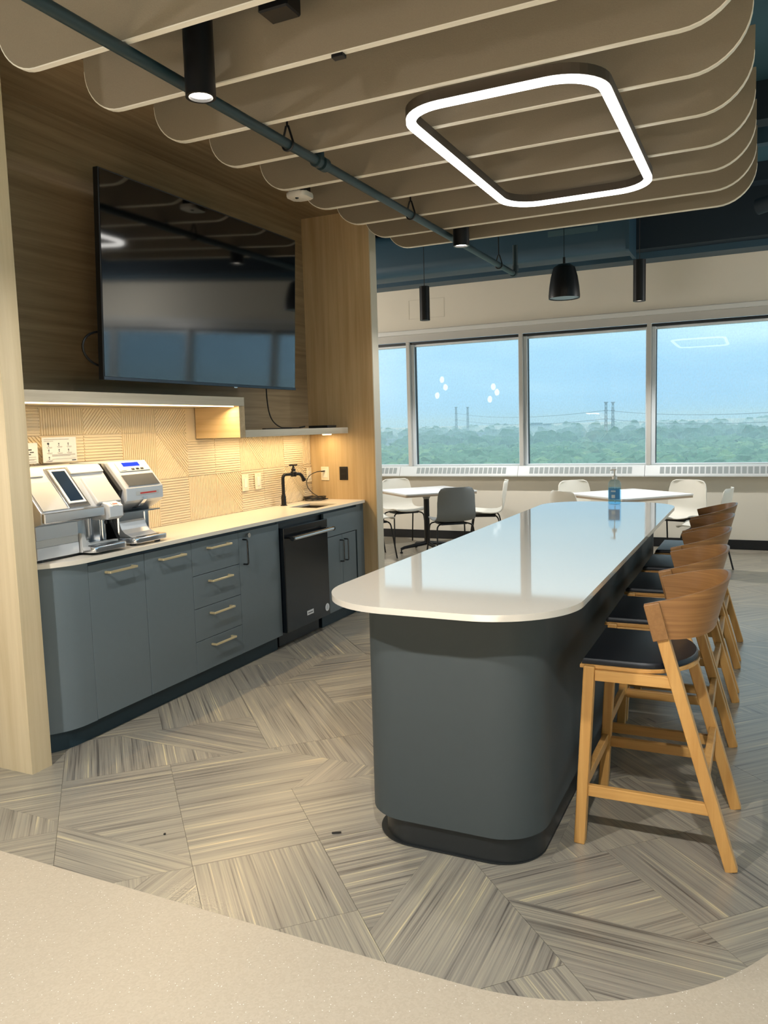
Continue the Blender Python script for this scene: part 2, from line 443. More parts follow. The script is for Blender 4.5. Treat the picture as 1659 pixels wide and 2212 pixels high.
# striped vinyl plank: stripes run along the plank piece's own UV
def vinyl():
    m = bpy.data.materials.new('striated_vinyl'); m.use_nodes = True
    N = m.node_tree.nodes; L = m.node_tree.links
    b = N['Principled BSDF']; b.inputs['Roughness'].default_value = .32; b.inputs['Specular IOR Level'].default_value = .5; b.inputs['IOR'].default_value = 2.0
    uv = N.new('ShaderNodeUVMap'); uv.uv_map = 'grain'
    def streak(sx_, sy_, det):
        mp_ = N.new('ShaderNodeMapping'); mp_.inputs['Scale'].default_value = (sx_, sy_, 1)
        n = N.new('ShaderNodeTexNoise'); n.inputs['Scale'].default_value = 1.0; n.inputs['Detail'].default_value = det; n.inputs['Roughness'].default_value = .6
        L.new(uv.outputs[0], mp_.inputs['Vector']); L.new(mp_.outputs[0], n.inputs['Vector'])
        return n
    n1 = streak(150, 1.6, 3); n2 = streak(38, .8, 2); n3 = streak(2.2, .5, 1)
    a = N.new('ShaderNodeMath'); a.operation = 'MULTIPLY_ADD'; a.inputs[1].default_value = .55
    L.new(n1.outputs['Fac'], a.inputs[0])
    a2 = N.new('ShaderNodeMath'); a2.operation = 'MULTIPLY'; a2.inputs[1].default_value = .45
    L.new(n2.outputs['Fac'], a2.inputs[0]); L.new(a2.outputs[0], a.inputs[2])
    r_ = N.new('ShaderNodeValToRGB')
    e_ = r_.color_ramp.elements
    e_[0].position = .36; e_[0].color = srgb(90, 84, 77)
    e_[1].position = .66; e_[1].color = srgb(214, 197, 154)
    q = r_.color_ramp.elements.new(.45); q.color = srgb(138, 131, 119)
    q = r_.color_ramp.elements.new(.54); q.color = srgb(155, 147, 132)
    q = r_.color_ramp.elements.new(.60); q.color = srgb(169, 160, 138)
    L.new(a.outputs[0], r_.inputs['Fac'])
    r3 = N.new('ShaderNodeValToRGB'); r3.color_ramp.elements[0].position = .3; r3.color_ramp.elements[0].color = (.86, .86, .87, 1)
    r3.color_ramp.elements[1].position = .7; r3.color_ramp.elements[1].color = (1.06, 1.05, 1.02, 1)
    L.new(n3.outputs['Fac'], r3.inputs['Fac'])
    mx = N.new('ShaderNodeMix'); mx.data_type = 'RGBA'; mx.blend_type = 'MULTIPLY'; mx.inputs['Factor'].default_value = 1
    L.new(r_.outputs['Color'], mx.inputs['A']); L.new(r3.outputs['Color'], mx.inputs['B'])
    L.new(mx.outputs['Result'], b.inputs['Base Color'])
    bp = N.new('ShaderNodeBump'); bp.inputs['Strength'].default_value = .08; bp.inputs['Distance'].default_value = .001
    L.new(a.outputs[0], bp.inputs['Height']); L.new(bp.outputs['Normal'], b.inputs['Normal'])
    return m
M_VINYL = vinyl()
def terrazzo():
    m = mat('speckled_terrazzo', srgb(185, 171, 151), .4, vary=.03, vscale=2.5)
    N = m.node_tree.nodes; L = m.node_tree.links; b = N['Principled BSDF']
    src = b.inputs['Base Color'].links[0].from_socket
    t = N.new('ShaderNodeTexCoord')
    v = N.new('ShaderNodeTexVoronoi'); v.inputs['Scale'].default_value = 95
    r_ = N.new('ShaderNodeValToRGB'); r_.color_ramp.elements[0].position = .10; r_.color_ramp.elements[0].color = (1, 1, 1, 1)
    r_.color_ramp.elements[1].position = .17; r_.color_ramp.elements[1].color = (0, 0, 0, 1)
    L.new(t.outputs['Object'], v.inputs['Vector']); L.new(v.outputs['Distance'], r_.inputs['Fac'])
    v2 = N.new('ShaderNodeTexVoronoi'); v2.inputs['Scale'].default_value = 160
    r2 = N.new('ShaderNodeValToRGB'); r2.color_ramp.elements[0].position = .2; r2.color_ramp.elements[0].color = srgb(170, 156, 137)
    r2.color_ramp.elements[1].position = .8; r2.color_ramp.elements[1].color = srgb(196, 183, 164)
    L.new(t.outputs['Object'], v2.inputs['Vector']); L.new(v2.outputs['Color'], r2.inputs['Fac'])
    m1 = N.new('ShaderNodeMix'); m1.data_type = 'RGBA'; m1.inputs['Factor'].default_value = .3
    L.new(src, m1.inputs['A']); L.new(r2.outputs['Color'], m1.inputs['B'])
    mw = N.new('ShaderNodeMath'); mw.operation = 'MULTIPLY'; mw.inputs[1].default_value = .75
    sel = N.new('ShaderNodeSeparateColor'); L.new(v.outputs['Color'], sel.inputs[0])
    gt = N.new('ShaderNodeMath'); gt.operation = 'GREATER_THAN'; gt.inputs[1].default_value = .62
    L.new(sel.outputs[0], gt.inputs[0])
    mm = N.new('ShaderNodeMath'); mm.operation = 'MULTIPLY'
    L.new(r_.outputs['Color'], mm.inputs[0]); L.new(gt.outputs[0], mm.inputs[1]); L.new(mm.outputs[0], mw.inputs[0])
    m2 = N.new('ShaderNodeMix'); m2.data_type = 'RGBA'; m2.inputs['B'].default_value = srgb(250, 248, 242)
    L.new(mw.outputs[0], m2.inputs['Factor']); L.new(m1.outputs['Result'], m2.inputs['A']); L.new(m2.outputs['Result'], b.inputs['Base Color'])
    return m
M_TERR = terrazzo()

# ================================================================== the room shell
XW, XE = -3.43, -2.86            # kitchen wall plane, outer faces of the alcove
YB = 9.85                        # window wall plane
floor = struct('floor', box(-9, 4.8, -6.2, 10.1, -.12, -.006), mat('floor_screed', srgb(140, 132, 118), .8))
struct('ceiling', box(-9, 4.8, -6.2, 10.1, 4.0, 4.1), M_TEAL)
XR = 4.6                         # side wall with windows, outside the frame to the right
struct('wall_right', box(XR, XR + .2, -6.2, 10.1, -.12, .20), M_CREAM)
struct('wall_right_header', box(XR, XR + .2, -6.2, 10.1, 3.30, 4.0), M_CREAM)
struct('wall_right_pier', box(XR, XR + .2, -6.2, -2.38, .20, 3.30), M_CREAM)
struct('wall_right_pier', box(XR, XR + .2, 8.6, 10.1, .20, 3.30), M_CREAM)
struct('wall_front', box(-9, 4.8, -6.4, -6.2, -.12, 4.0), M_CREAM)
struct('wall_far_left', box(-9.2, -9.0, -6.2, 10.1, -.12, 4.0), M_CREAM)
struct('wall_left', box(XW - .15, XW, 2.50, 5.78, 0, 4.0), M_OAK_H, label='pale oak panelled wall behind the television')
struct('wall_partition_front', box(-9, -2.915, 2.39, 2.50, 0, 3.2), M_OAK_PANEL, label='pale oak end panel at the left edge of the kitchen')
struct('wall_partition_rear', box(-9, -2.825, 5.78, 5.895, 0, 3.24), M_OAK_V, label='pale oak end wall between kitchen and dining area')
struct('trim_1', box(-2.826, -2.818, 5.782, 5.893, 0, 3.24), mat('pale_end_trim', srgb(214, 204, 184), .4), label='pale end edge of the oak end wall')
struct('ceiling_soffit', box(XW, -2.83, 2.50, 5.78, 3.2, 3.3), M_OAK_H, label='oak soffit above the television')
# window wall: parapet, header, piers; opening x from -8 to 4.9
struct('wall_back', box(-9, 4.6, YB, YB + .2, 0, .955), M_CREAM, label='cream wall under the windows')
bm = box(-9, 4.6, YB, YB + .2, 2.735, 4.0); struct('wall_back_header', bm, M_CREAM, label='cream wall above the windows')
struct('wall_back_pier', box(4.6, 4.8, YB + .005, YB + .2, .955, 2.735), M_CREAM)
struct('wall_back_pier', box(-9, -7.4, YB + .005, YB + .2, .955, 2.735), M_CREAM)
struct('baseboard_back', box(-9, 4.6, YB - .012, YB, 0, .105), M_BASEB)
bm = BM(); bx(bm, -9, 4.6, YB - .05, YB - .001, 2.70, 2.755, .004); struct('trim_2', bm, M_TRIMW, label='pale trim strip above the windows')
bm = BM(); bx(bm, -9, 4.6, YB - .03, YB - .001, 2.605, 2.699, .002); struct('trim_3', bm, M_FRAME, label='blind pocket above the windows')
# access panel joint on the cream header
bm = BM()
for (x0, x1, z0, z1) in ((-4.25, -3.75, 3.14, 3.145), (-4.25, -4.245, 2.9, 3.14), (-4.25, -3.75, 2.9, 2.905), (-3.755, -3.75, 2.9, 3.14)):
    bx(bm, x0, x1, YB - .003, YB + .002, z0, z1)
struct('trim_4', bm, mat('panel_joint', srgb(206, 199, 184), .7), label='joint of the access panel above the windows')
bm = BM(); bx(bm, -9, 4.6, 9.55, YB - .002, 3.29, 3.36); struct('trim_5', bm, M_DUCT, label='dark teal ledge along the top of the window wall')
bm = BM(); bx(bm, -9, 4.6, 9.35, YB - .002, 3.361, 3.999); struct('trim_6', bm, M_TEALD, label='dark beam above the window wall')

# windows
for i in range(8):
    x0 = -7.33 + 1.53 * i; x1 = x0 + 1.53
    w = thing('window_%d' % (i + 1), 'window pane', 'window', ((x0 + x1) / 2, YB + .08, .96))
    del w['label']; del w['category']; w['kind'] = 'structure'
    bm = BM(); bx(bm, x0 - .025, x0 + .025, YB - .03, YB + .12, .965, 2.605, .004); obj('mullion', bm, M_FRAME, w)
    bm = BM(); bx(bm, x0 + .026, x0 + .07, YB + .02, YB + .10, .985, 2.575, .003)
    bx(bm, x1 - .042, x1 - .026, YB + .02, YB + .10, .985, 2.575, .003)
    bx(bm, x0 + .026, x1 - .026, YB + .02, YB + .10, .966, .985, .003); bx(bm, x0 + .026, x1 - .026, YB + .045, YB + .10, 2.545, 2.574, .003)
    obj('window_frame', bm, M_FRAMEW, w)
    bm = BM(); bx(bm, x0 + .027, x1 - .027, YB + .0, YB + .10, 2.576, 2.604)
    bx(bm, x0 + .0705, x0 + .076, YB + .05, YB + .10, .986, 2.544)
    obj('gasket', bm, M_GASKET, w)
    bm = BM(); bx(bm, x0 + .0765, x1 - .0425, YB + .07, YB + .078, .986, 2.544); obj('window_pane', bm, M_GLASS, w)

for i in range(6):                                       # the side windows, out of frame, made tall to add daylight
    y0 = -2.30 + 1.82 * i; y1 = y0 + 1.82
    w = thing('window_%d' % (i + 9), 'window', 'window', (XR + .08, (y0 + y1) / 2, .96))
    del w['label']; del w['category']; w['kind'] = 'structure'
    obj('mullion', box(XR - .03, XR + .12, y0 - .05, y0 + .03, .201, 3.299, .004), M_FRAME, w)
    bm = BM(); bx(bm, XR + .03, XR + .1, y0 + .031, y1 - .051, .201, .24); bx(bm, XR + .03, XR + .1, y0 + .031, y1 - .051, 3.26, 3.299); obj('window_frame', bm, M_FRAMEW, w)
    obj('window_pane', box(XR + .07, XR + .078, y0 + .031, y1 - .051, .241, 3.259), M_GLASS, w)
# convector cover under the windows
for k_, (gx0, gx1, ux0, ux1, lab) in enumerate((
        (-5.69, -4.44, -5.93, -4.40, 'pale convector cover under the windows, far left behind the oak end wall'),
        (-4.16, -2.92, -4.395, -2.775, 'pale convector cover under the windows behind the left table'),
        (-2.63, -1.38, -2.77, -1.245, 'pale convector cover under the windows above the middle of the island'),
        (-1.08, .17, -1.24, .29, 'pale convector cover under the windows, far right'))):
    c = thing('convector_cover', lab, 'convector', ((ux0 + ux1) / 2, YB - .05, .835), 'convector covers under the windows')
    obj('housing', prism(BM(), [(YB - .001, .835), (YB - .115, .835), (YB - .115, .85), (YB - .06, .962), (YB - .001, .966)], 'x', ux0, ux1), M_RADI, c)
    n = 20
    me = None
    for j in range(n):
        xx = gx0 + (gx1 - gx0) * (j + .5) / n
        nrm = Vector((0, -.112, .055)).normalized(); tv = Vector((0, .055, .112)).normalized()
        ctr = Vector((xx, YB - .0868, .908)) + nrm * .0005
        if me is None:
            s = obj('grille_slot', obox(BM(), ctr, (.0235, 0, 0), tv * .042, nrm * .002), M_SLOT, c); me = s.data; s0 = ctr
        else:
            s = bpy.data.objects.new('grille_slot', me); s.parent = c; s.location = ctr - s0; COL.objects.link(s)

# ------------------------------------------------------------------ floor planks: 0.457 x 0.914 herringbone laid on the diagonal
PW = .457
U = Vector((1, -1, 0)).normalized(); V = Vector((1, 1, 0)).normalized()
ORG = Vector((-1.76, 2.71, 0)) - V * PW
def clip(poly, n, d):
    out = []
    for i in range(len(poly)):
        a, b = poly[i], poly[(i + 1) % len(poly)]
        da, db = a[0] * n[0] + a[1] * n[1] - d, b[0] * n[0] + b[1] * n[1] - d
        if da <= 0: out.append(a)
        if (da < 0 < db) or (db < 0 < da):
            t = da / (da - db); out.append((a[0] + (b[0] - a[0]) * t, a[1] + (b[1] - a[1]) * t))
    return out
S2 = .70710678
def plank_pieces(L, Wd, rnd):
    full = [(0, 0), (L, 0), (L, Wd), (0, Wd)]
    kind = rnd.choice('abcdeefg')
    if kind == 'a': return [(full, 0)]
    if kind == 'b':                                     # chevron mitre from the middle
        s = rnd.choice((1, -1)); n = (S2, s * S2); d = (L * .5 + s * Wd * .5) * S2
        return [(clip(full, n, d), 0), (clip(full, (-n[0], -n[1]), -d), 90)]
    if kind == 'c':
        n = (S2, S2); d = rnd.uniform(.35, .6) * (L + Wd) * S2
        return [(clip(full, n, d), rnd.choice((0, 90))), (clip(full, (-S2, -S2), -d), -45)]
    if kind == 'd':
        n = (S2, -S2); d = rnd.uniform(.1, .5) * L * S2
        return [(clip(full, n, d), 90), (clip(full, (-n[0], -n[1]), -d), rnd.choice((0, 45)))]
    if kind == 'e':                                     # arrow of three pieces
        n1 = (S2, S2); d1 = L * S2; n2 = (S2, -S2); d2 = (L - Wd) * S2
        A = clip(clip(full, n1, d1), n2, d2); B = clip(full, (-n1[0], -n1[1]), -d1); Cc = clip(clip(full, n1, d1), (-n2[0], -n2[1]), -d2)
        return [(A, 0), (B, 90), (Cc, rnd.choice((90, 45)))]
    if kind == 'f':
        n = (S2, S2); d = Wd * S2
        return [(clip(full, n, d), 90), (clip(full, (-S2, -S2), -d), 0)]
    d = L * .5
    return [(clip(full, (1, 0), d), 90), (clip(full, (-1, 0), -d), rnd.choice((0, 45)))]
rndf = random.Random(21)
def make_plank(u0_, v0_, along_u):
    a0, b0 = (U, V) if along_u else (V, -U)
    L = 2 * PW
    org = ORG + U * u0_ + V * v0_ + (Vector((0, 0, 0)) if along_u else U * PW)
    ctr = org + a0 * L / 2 + b0 * PW / 2
    if not (-3.6 < ctr.x < .55 and 1.5 < ctr.y < 9.95): 
        if not (-7.2 < ctr.x < .55 and 6.0 < ctr.y < 9.95): return
    if ctr.y < 1.2 or (ctr.y < 2.3 and ctr.x > .45): return
    bm = BM(); lay = bm.loops.layers.uv.new('grain')
    g = .0004
    off = Vector((rndf.uniform(0, 50), rndf.uniform(0, 50)))
    for poly, ang in plank_pieces(L - 2 * g, PW - 2 * g, rndf):
        if len(poly) < 3: continue
        # each piece a low tile of its own: inset a hair so that the mitres read
        cx = sum(p[0] for p in poly) / len(poly); cy = sum(p[1] for p in poly) / len(poly)
        top = []; bot = []
        for p in poly:
            q = (p[0] + (cx - p[0]) * .0012, p[1] + (cy - p[1]) * .0012)
            w = org + a0 * (q[0] + g) + b0 * (q[1] + g)
            top.append(bm.verts.new((w.x, w.y, 0))); bot.append(bm.verts.new((w.x, w.y, -.006)))
        f = bm.faces.new(top)
        fs = [f]
        for i in range(len(poly)):
            j = (i + 1) % len(poly); fs.append(bm.faces.new((top[i], bot[i], bot[j], top[j])))
        po = off + Vector((rndf.uniform(0, 9), rndf.uniform(0, 9)))
        ca, sa = cos(radians(ang)), sin(radians(ang))
        for ff in fs:
            for lp in ff.loops:
                w = lp.vert.co - org; p = (w.dot(a0), w.dot(b0))
                al = p[0] * ca + p[1] * sa; ac = -p[0] * sa + p[1] * ca
                lp[lay].uv = (ac + po.x, al + po.y)
    obj('floor_plank', bm, M_VINYL, floor)
for i in range(-14, 40):
    for j in range(-14, 40):
        m4 = (i - j) % 4
        if m4 == 0: make_plank(i * PW, j * PW, True)
        elif m4 == 3: make_plank(i * PW, j * PW, False)
# terrazzo border: straight along Y = 1.88, a quarter turn, then along X = 0.15
RT, TX, TY = .87, -.72, 2.745
arc = [(TX + RT * cos(a), TY + RT * sin(a)) for a in [(-.5 * pi + .5 * pi * i / 28) for i in range(29)]]
poly = [(-9, -6.2), (4.6, -6.2), (4.6, 9.85), (.15, 9.85)] + arc[::-1] + [(-9, TY - RT)]
bm = prism(BM(), poly, 'z', -.005, .0015)
obj('terrazzo_border', bm, M_TERR, floor)

# ================================================================== ceiling things
BZ, BT = 2.91, 3.26
BY = [2.37, 2.82, 3.27, 3.705, 4.19, 4.675, 5.13, 5.575, 5.985]
BX0, BX1 = -2.75, -.065
ordn = ['nearest', 'second', 'third', 'fourth', 'fifth', 'sixth', 'seventh', 'eighth', 'farthest']
poly = rrect(BX0, BX1, BZ, BT, [.19, .24, .001, .001], 10)
def baffle_mesh(y):
    bm = prism(BM(), poly, 'y', y - .013, y + .013); return bm
for i, y in enumerate(BY):
    lab = {0: 'felt ceiling baffle nearest the camera, its pale lower edge leaving at the top', 8: 'felt ceiling baffle farthest away, nearest the windows'}.get(
        i, '%s felt ceiling baffle counted from the camera' % ordn[i])
    b = thing('ceiling_baffle', lab, 'baffle', ((BX0 + BX1) / 2, y, BT), 'felt baffles over the island')
    if i == 0:
        p0 = obj('panel', baffle_mesh(y), M_FELT, b)
        n = len(poly); ed = BM()
        lo = [p for p in poly if p[1] < BT - .002]
        q = sorted(lo, key=lambda p: 0)  # keep order
        # pale edge band following the rounded bottom
        seq = poly[0:22]
        A = [ed.verts.new((p[0], y - .0135, p[1] - .001)) for p in seq]; B = [ed.verts.new((p[0], y + .0135, p[1] - .001)) for p in seq]
        cxm, czm = (BX0 + BX1) / 2, BT
        A2 = [ed.verts.new((p[0] + (.002 if p[0] < cxm else -.002), y - .0135, p[1] + .004)) for p in seq]
        B2 = [ed.verts.new((p[0] + (.002 if p[0] < cxm else -.002), y + .0135, p[1] + .004)) for p in seq]
        for k_ in range(len(seq) - 1):
            ed.faces.new((A[k_], A[k_ + 1], B[k_ + 1], B[k_])); ed.faces.new((A[k_], A2[k_], A2[k_ + 1], A[k_ + 1])); ed.faces.new((B[k_], B[k_ + 1], B2[k_ + 1], B2[k_]))
        e0 = obj('edge_band', ed, M_FELTEDGE, b)
    else:
        for s in (p0, e0):
            c = s.copy(); c.parent = b; COL.objects.link(c)
# ring light
RX0, RX1, RY0, RY1, RZ = -1.49, -.585, 3.285, 5.075, 2.84
ring = thing('ring_pendant', 'lit rounded rectangular ring light hung under the felt baffles', 'light', ((RX0 + RX1) / 2, (RY0 + RY1) / 2, 2.91))
def loop_sweep(bm, outer, prof):
    """sweep a closed profile (dx outward, z) along a rounded rectangle path"""
    n = len(outer); rings = []
    for i in range(n):
        a, b, c = Vector(outer[i - 1]), Vector(outer[i]), Vector(outer[(i + 1) % n])
        t = ((c - b).normalized() + (b - a).normalized()).normalized()
        nr = Vector((t.y, -t.x))
        rings.append([bm.verts.new((b.x + nr.x * p[0], b.y + nr.y * p[0], p[1])) for p in prof])
    m = len(prof)
    for i in range(n):
        A, B = rings[i], rings[(i + 1) % n]
        for k_ in range(m): bm.faces.new((A[k_], A[(k_ + 1) % m], B[(k_ + 1) % m], B[k_]))
path = rrect(RX0 + .025, RX1 - .025, RY0 + .025, RY1 - .025, .2, 10)
bm = BM(); loop_sweep(bm, path, [(-.023, RZ + .022), (-.023, 2.905), (.023, 2.905), (.023, RZ + .022)]); obj('housing', bm, M_FIXT, ring)
bm = BM(); loop_sweep(bm, path, [(-.021, RZ + .0215), (-.021, RZ + .006), (-.014, RZ), (.014, RZ), (.021, RZ + .006), (.021, RZ + .0215)]); obj('diffuser', bm, M_DIFF, ring)
# cylinder downlights beside the pipe
def cyl_light(name, lab, x, y, z0, z1, r, lens, power, group=None, cord=None):
    t = thing(name, lab, 'light', (x, y, z1), group)
    bm = BM(); lathe(bm, [(r - .012, z0 + .03), (r - .012, z0), (r, z0), (r, z1), (0, z1)], x, y, 32)
    obj('can', bm, M_BLACKMETAL, t, True)
    obj('lens', lathe(BM(), [(0, z0 + .012), (r - .0125, z0 + .012), (r - .0125, z0 + .016), (0, z0 + .016)], x, y, 24), lens, t)
    if cord: obj('cord', tube(BM(), [(x, y, z1), (x, y, cord)], .004, 6), M_BLACK, t)
    s = spot('downlight_and_fill_lamp', (x, y, z0 + .004), power, SOFT, 120, .5, r * .7)
    return t
cyl_light('cylinder_downlight', 'black cylinder downlight near the camera hanging beside the dark pipe', -2.01, 2.66, 2.80, 3.9, .059, M_LENS, 52, 'black cylinder downlights in the baffles')
cyl_light('cylinder_downlight', 'black cylinder downlight at the far end of the baffles', -2.02, 5.68, 2.80, 3.9, .059, M_LENS, 52, 'black cylinder downlights in the baffles')
cyl_light('pendant_light', 'slim black cylinder pendant over the left dining table', -3.52, 8.62, 2.70, 3.08, .058, M_LENS2, 150, 'slim cylinder pendants over the tables', 4.0)
cyl_light('pendant_light', 'slim black cylinder pendant over the right dining table', -1.16, 8.62, 2.70, 3.11, .062, M_LENS2, 150, 'slim cylinder pendants over the tables', 4.0)
# pendant loudspeaker
sp = thing('pendant_speaker', 'black bell shaped pendant speaker hanging before the windows', 'speaker', (-1.63, 7.3, 2.9))
sx0, sy0, sz0 = -1.63, 7.3, 2.60
obj('body', lathe(BM(), [(.128, sz0 + .01), (.137, sz0), (.139, sz0 + .02), (.132, sz0 + .10), (.118, sz0 + .19), (.095, sz0 + .27), (.06, sz0 + .295), (0, sz0 + .30)], sx0, sy0, 32), M_BLACKMETAL, sp, True)
obj('grille', lathe(BM(), [(0, sz0 + .004), (.11, sz0 + .004), (.127, sz0 + .009), (.127, sz0 + .012), (0, sz0 + .012)], sx0, sy0, 32), mat('speaker_grille', srgb(150, 170, 186), .5), sp)
bm = BM(); tube(bm, [(sx0, sy0, sz0 + .30), (sx0, sy0, sz0 + .36)], .012, 8); tube(bm, [(sx0, sy0, sz0 + .355), (sx0, sy0, 4.0)], .003, 6); obj('hanger', bm, M_GUN, sp)
# sprinkler pipe
PX, PZ = -2.12, 2.885
pp = thing('sprinkler_pipe', 'long dark painted sprinkler pipe running under the baffles', 'pipe', (PX, 4, PZ))
obj('pipe', tube(BM(), smoothpath([(PX, -3, PZ), (PX, 7.45, PZ), (PX, 7.45, 3.15)], .03), .024, 16), M_PIPE, pp, True)
bm = BM(); tube(bm, [(PX, 7.37, PZ), (PX, 7.41, PZ)], .031, 14); tube(bm, [(PX, 7.45, PZ + .035), (PX, 7.45, PZ + .08)], .031, 14); obj('elbow_fitting', bm, M_PIPE, pp, True)
bm = BM()
tube(bm, [(PX, 3.74, PZ), (PX, 3.775, PZ)], .034, 16); tube(bm, [(PX, 3.80, PZ), (PX, 3.845, PZ)], .036, 16)
tube(bm, [(PX, 3.785, PZ), (PX, 3.785, PZ + .075)], .026, 14)
obj('tee_fitting', bm, M_PIPE, pp, True)
for yh in (3.475, 4.985, 6.93):
    bm = BM()
    loop = [(PX + .031 * cos(a), yh, PZ + .031 * sin(a)) for a in [radians(-200 + 220 * i / 14) for i in range(15)]]
    pts = [(PX - .006, yh, PZ + .085)] + loop + [(PX + .006, yh, PZ + .085)]
    tube(bm, pts, .0055, 6)
    tube(bm, [(PX, yh, PZ + .08), (PX, yh, 4.0)], .0055, 6)
    obj('hanger', bm, M_BLACKMETAL, pp)
# occupancy sensor
se = thing('occupancy_sensor', 'white square occupancy sensor hanging beside the baffle ends', 'sensor', (-2.60, 4.38, 2.98))
sxx, syy, szz = -2.60, 4.38, 2.915
obj('body', prism(BM(), rrect(sxx - .068, sxx + .068, syy - .068, syy + .068, .03, 5), 'z', szz - .002, szz + .028, .008), M_WHITE, se, True)
obj('lens', lathe(BM(), [(0, szz - .008), (.008, szz - .007), (.012, szz - .002), (0, szz - .001)], sxx - .01, syy - .02, 14), M_GUN, se)
obj('mount', box(sxx - .05, sxx + .05, syy - .045, syy + .045, szz + .029, 3.1), M_GUN, se)
obj('conduit', tube(BM(), [(sxx, syy, 3.1), (sxx, syy, 4.0)], .012, 8), M_GUN, se)
# small black boxes between the baffles
t = obj('junction_box', box(-1.68, -1.555, 2.58, 2.68, 3.0, 3.2, .006), M_BLACKMETAL, None, loc=(-1.62, 2.63, 3.1)); tag(t, 'small black box between the near baffles at the top edge', 'junction box')
t = obj('cable_clip', box(-1.505, -1.455, 2.804, 2.836, 2.894, 2.9085, .002), M_BLACK, None, loc=(-1.48, 2.82, 2.90)); tag(t, 'tiny black clip on the face of a near baffle', 'clip')
# ducts in the open ceiling
d = thing('air_duct', 'dark teal air duct running above the dining area', 'duct', (-2.7, 9.1, 3.28))
obj('duct_body', prism(BM(), rrect(8.85, 9.34, 3.28, 3.78, .12, 6), 'x', -8.8, -1.33), M_DUCT, d, True)
obj('end_flange', prism(BM(), rrect(8.83, 9.345, 3.26, 3.80, .02, 3), 'x', -1.33, -1.295), M_DUCT, d)
obj('lighter_strip', box(-2.15, -1.62, 8.8495, 8.84, 3.50, 3.56), mat('duct_strip', srgb(70, 96, 106), .4), d)  # lighter strip on the near side of the duct
d = thing('flexible_duct', 'dark flexible duct curving at the right edge of the ceiling', 'duct', (.3, 7.9, 3.5))
pts = bez((1.2, 7.0, 3.62), (.55, 7.2, 3.55), (.45, 7.9, 3.42), (-.08, 8.1, 3.36), 14)
obj('hose', tube(BM(), pts, .07, 14), M_TEALD, d, True)
for k_, (yb_, z0, w_) in enumerate(((6.9, 3.72, .18), (7.75, 3.80, .10), (9.0, 3.82, .2))):
    struct('trim_%d' % (7 + k_), box(-9, 4.6, yb_, yb_ + w_, z0, 4.0), M_TEALD if k_ != 1 else M_DUCT, label='dark ceiling beam over the dining area')
for k_, xx in enumerate((-1.02, -.80)):
    struct('trim_%d' % (10 + k_), box(xx, xx + .12, 7.95, 8.99, 3.62, 3.70), mat('pale_strut', srgb(92, 110, 118), .5), label='short pale strut across the ceiling beams')
# globe cluster pendants (seen as reflections in the window)
for lab, pts in (('cluster of three glowing globes mirrored in the second window pane, left of the two', [(-4.86, 2.26), (-4.80, 2.13), (-4.95, 2.0)]),
                 ('cluster of three glowing globes mirrored in the second window pane, right of the two', [(-3.97, 2.10), (-3.91, 2.01), (-4.03, 1.90)])):
    t = thing('globe_pendant', lab, 'light', (pts[1][0], 7.25, 3.0), 'globe pendants mirrored in the window')
    for x, z in pts:
        obj('globe', lathe(BM(), [(0, z - .055), (.022, z - .048), (.037, z - .015), (.037, z + .015), (.022, z + .048), (0, z + .055)], x, 7.25, 16), M_GLOBE, t, True)
    bm = BM()
    for x, z in pts: tube(bm, [(x, 7.25, z + .05), (pts[1][0], 7.25, 2.9)], .004, 6)
    tube(bm, [(pts[1][0], 7.25, 2.89), (pts[1][0], 7.25, 4.0)], .008, 8)
    obj('stem', bm, M_BLACKMETAL, t)

# ================================================================== kitchen run
XF = -2.94                       # cabinet fronts
def pull(bm, y0, y1, z, x=XF, vert=False, z1=None):
    if not vert:
        bx(bm, x + .030, x + .040, y0, y1, z - .006, z + .006, .0015)
        for yy in (y0 + .006, y1 - .006): bx(bm, x, x + .031, yy - .006, yy + .006, z - .006, z + .006, .0015)
    else:
        tube(bm, smoothpath([(x, y0, z1), (x + .035, y0, z1), (x + .035, y0, z), (x, y0, z)], .012), .0055, 8)
G = .0016
CZ0, CZ1 = .10, .872
def carcass(t, y0, y1, x1=XF - .02):
    obj('carcass', box(-3.42, x1, y0 + .001, y1 - .001, CZ0, .892), M_CABDARK, t)
def front(name, t, y0, y1, z0, z1):
    return obj(name, box(XF - .019, XF, y0 + G, y1 - G, z0 + G, z1 - G, .0012), M_CAB, t)
GR = 'slate cabinets of the kitchen run'
# curved end unit
t = thing('base_cabinet', 'slate curved end cabinet beside the oak end panel', 'cabinet', (-3.18, 2.66, CZ0), GR)
curve = [(XF, 2.815 - G)]
for i in range(15):
    a = i / 14; yy = 2.76 - .255 * a
    curve.append((XF - .15 * a ** 2.2, yy))
bm = prism(BM(), curve + [(-3.42, 2.505), (-3.42, 2.815 - G)], 'z', CZ0, .892); obj('curved_front', bm, M_CAB, t, True)
# two tall doors
for (y0, y1, lab) in ((2.815, 3.205, 'slate cabinet door with one brass pull next to the curved end'), (3.205, 3.59, 'slate cabinet door with one brass pull left of the drawers')):
    t = thing('base_cabinet', lab, 'cabinet', (-3.18, (y0 + y1) / 2, CZ0), GR)
    carcass(t, y0, y1); f = front('door', t, y0, y1, CZ0, CZ1)
    bm = BM(); pull(bm, y0 + .105, y0 + .30, .822); obj('handle', bm, M_BRASS, f)
# drawers
y0, y1 = 3.59, 4.045
t = thing('drawer_cabinet', 'slate cabinet of four drawers with brass pulls', 'cabinet', (-3.18, (y0 + y1) / 2, CZ0), GR)
carcass(t, y0, y1)
zz = [CZ0, .287, .480, .674, CZ1]
for i in range(4):
    f = front('drawer', t, y0, y1, zz[i], zz[i + 1])
    zc = (zz[i] + zz[i + 1]) / 2 + .05
    bm = BM(); pull(bm, y0 + .135, y0 + .34, zc); obj('handle', bm, M_BRASS, f)
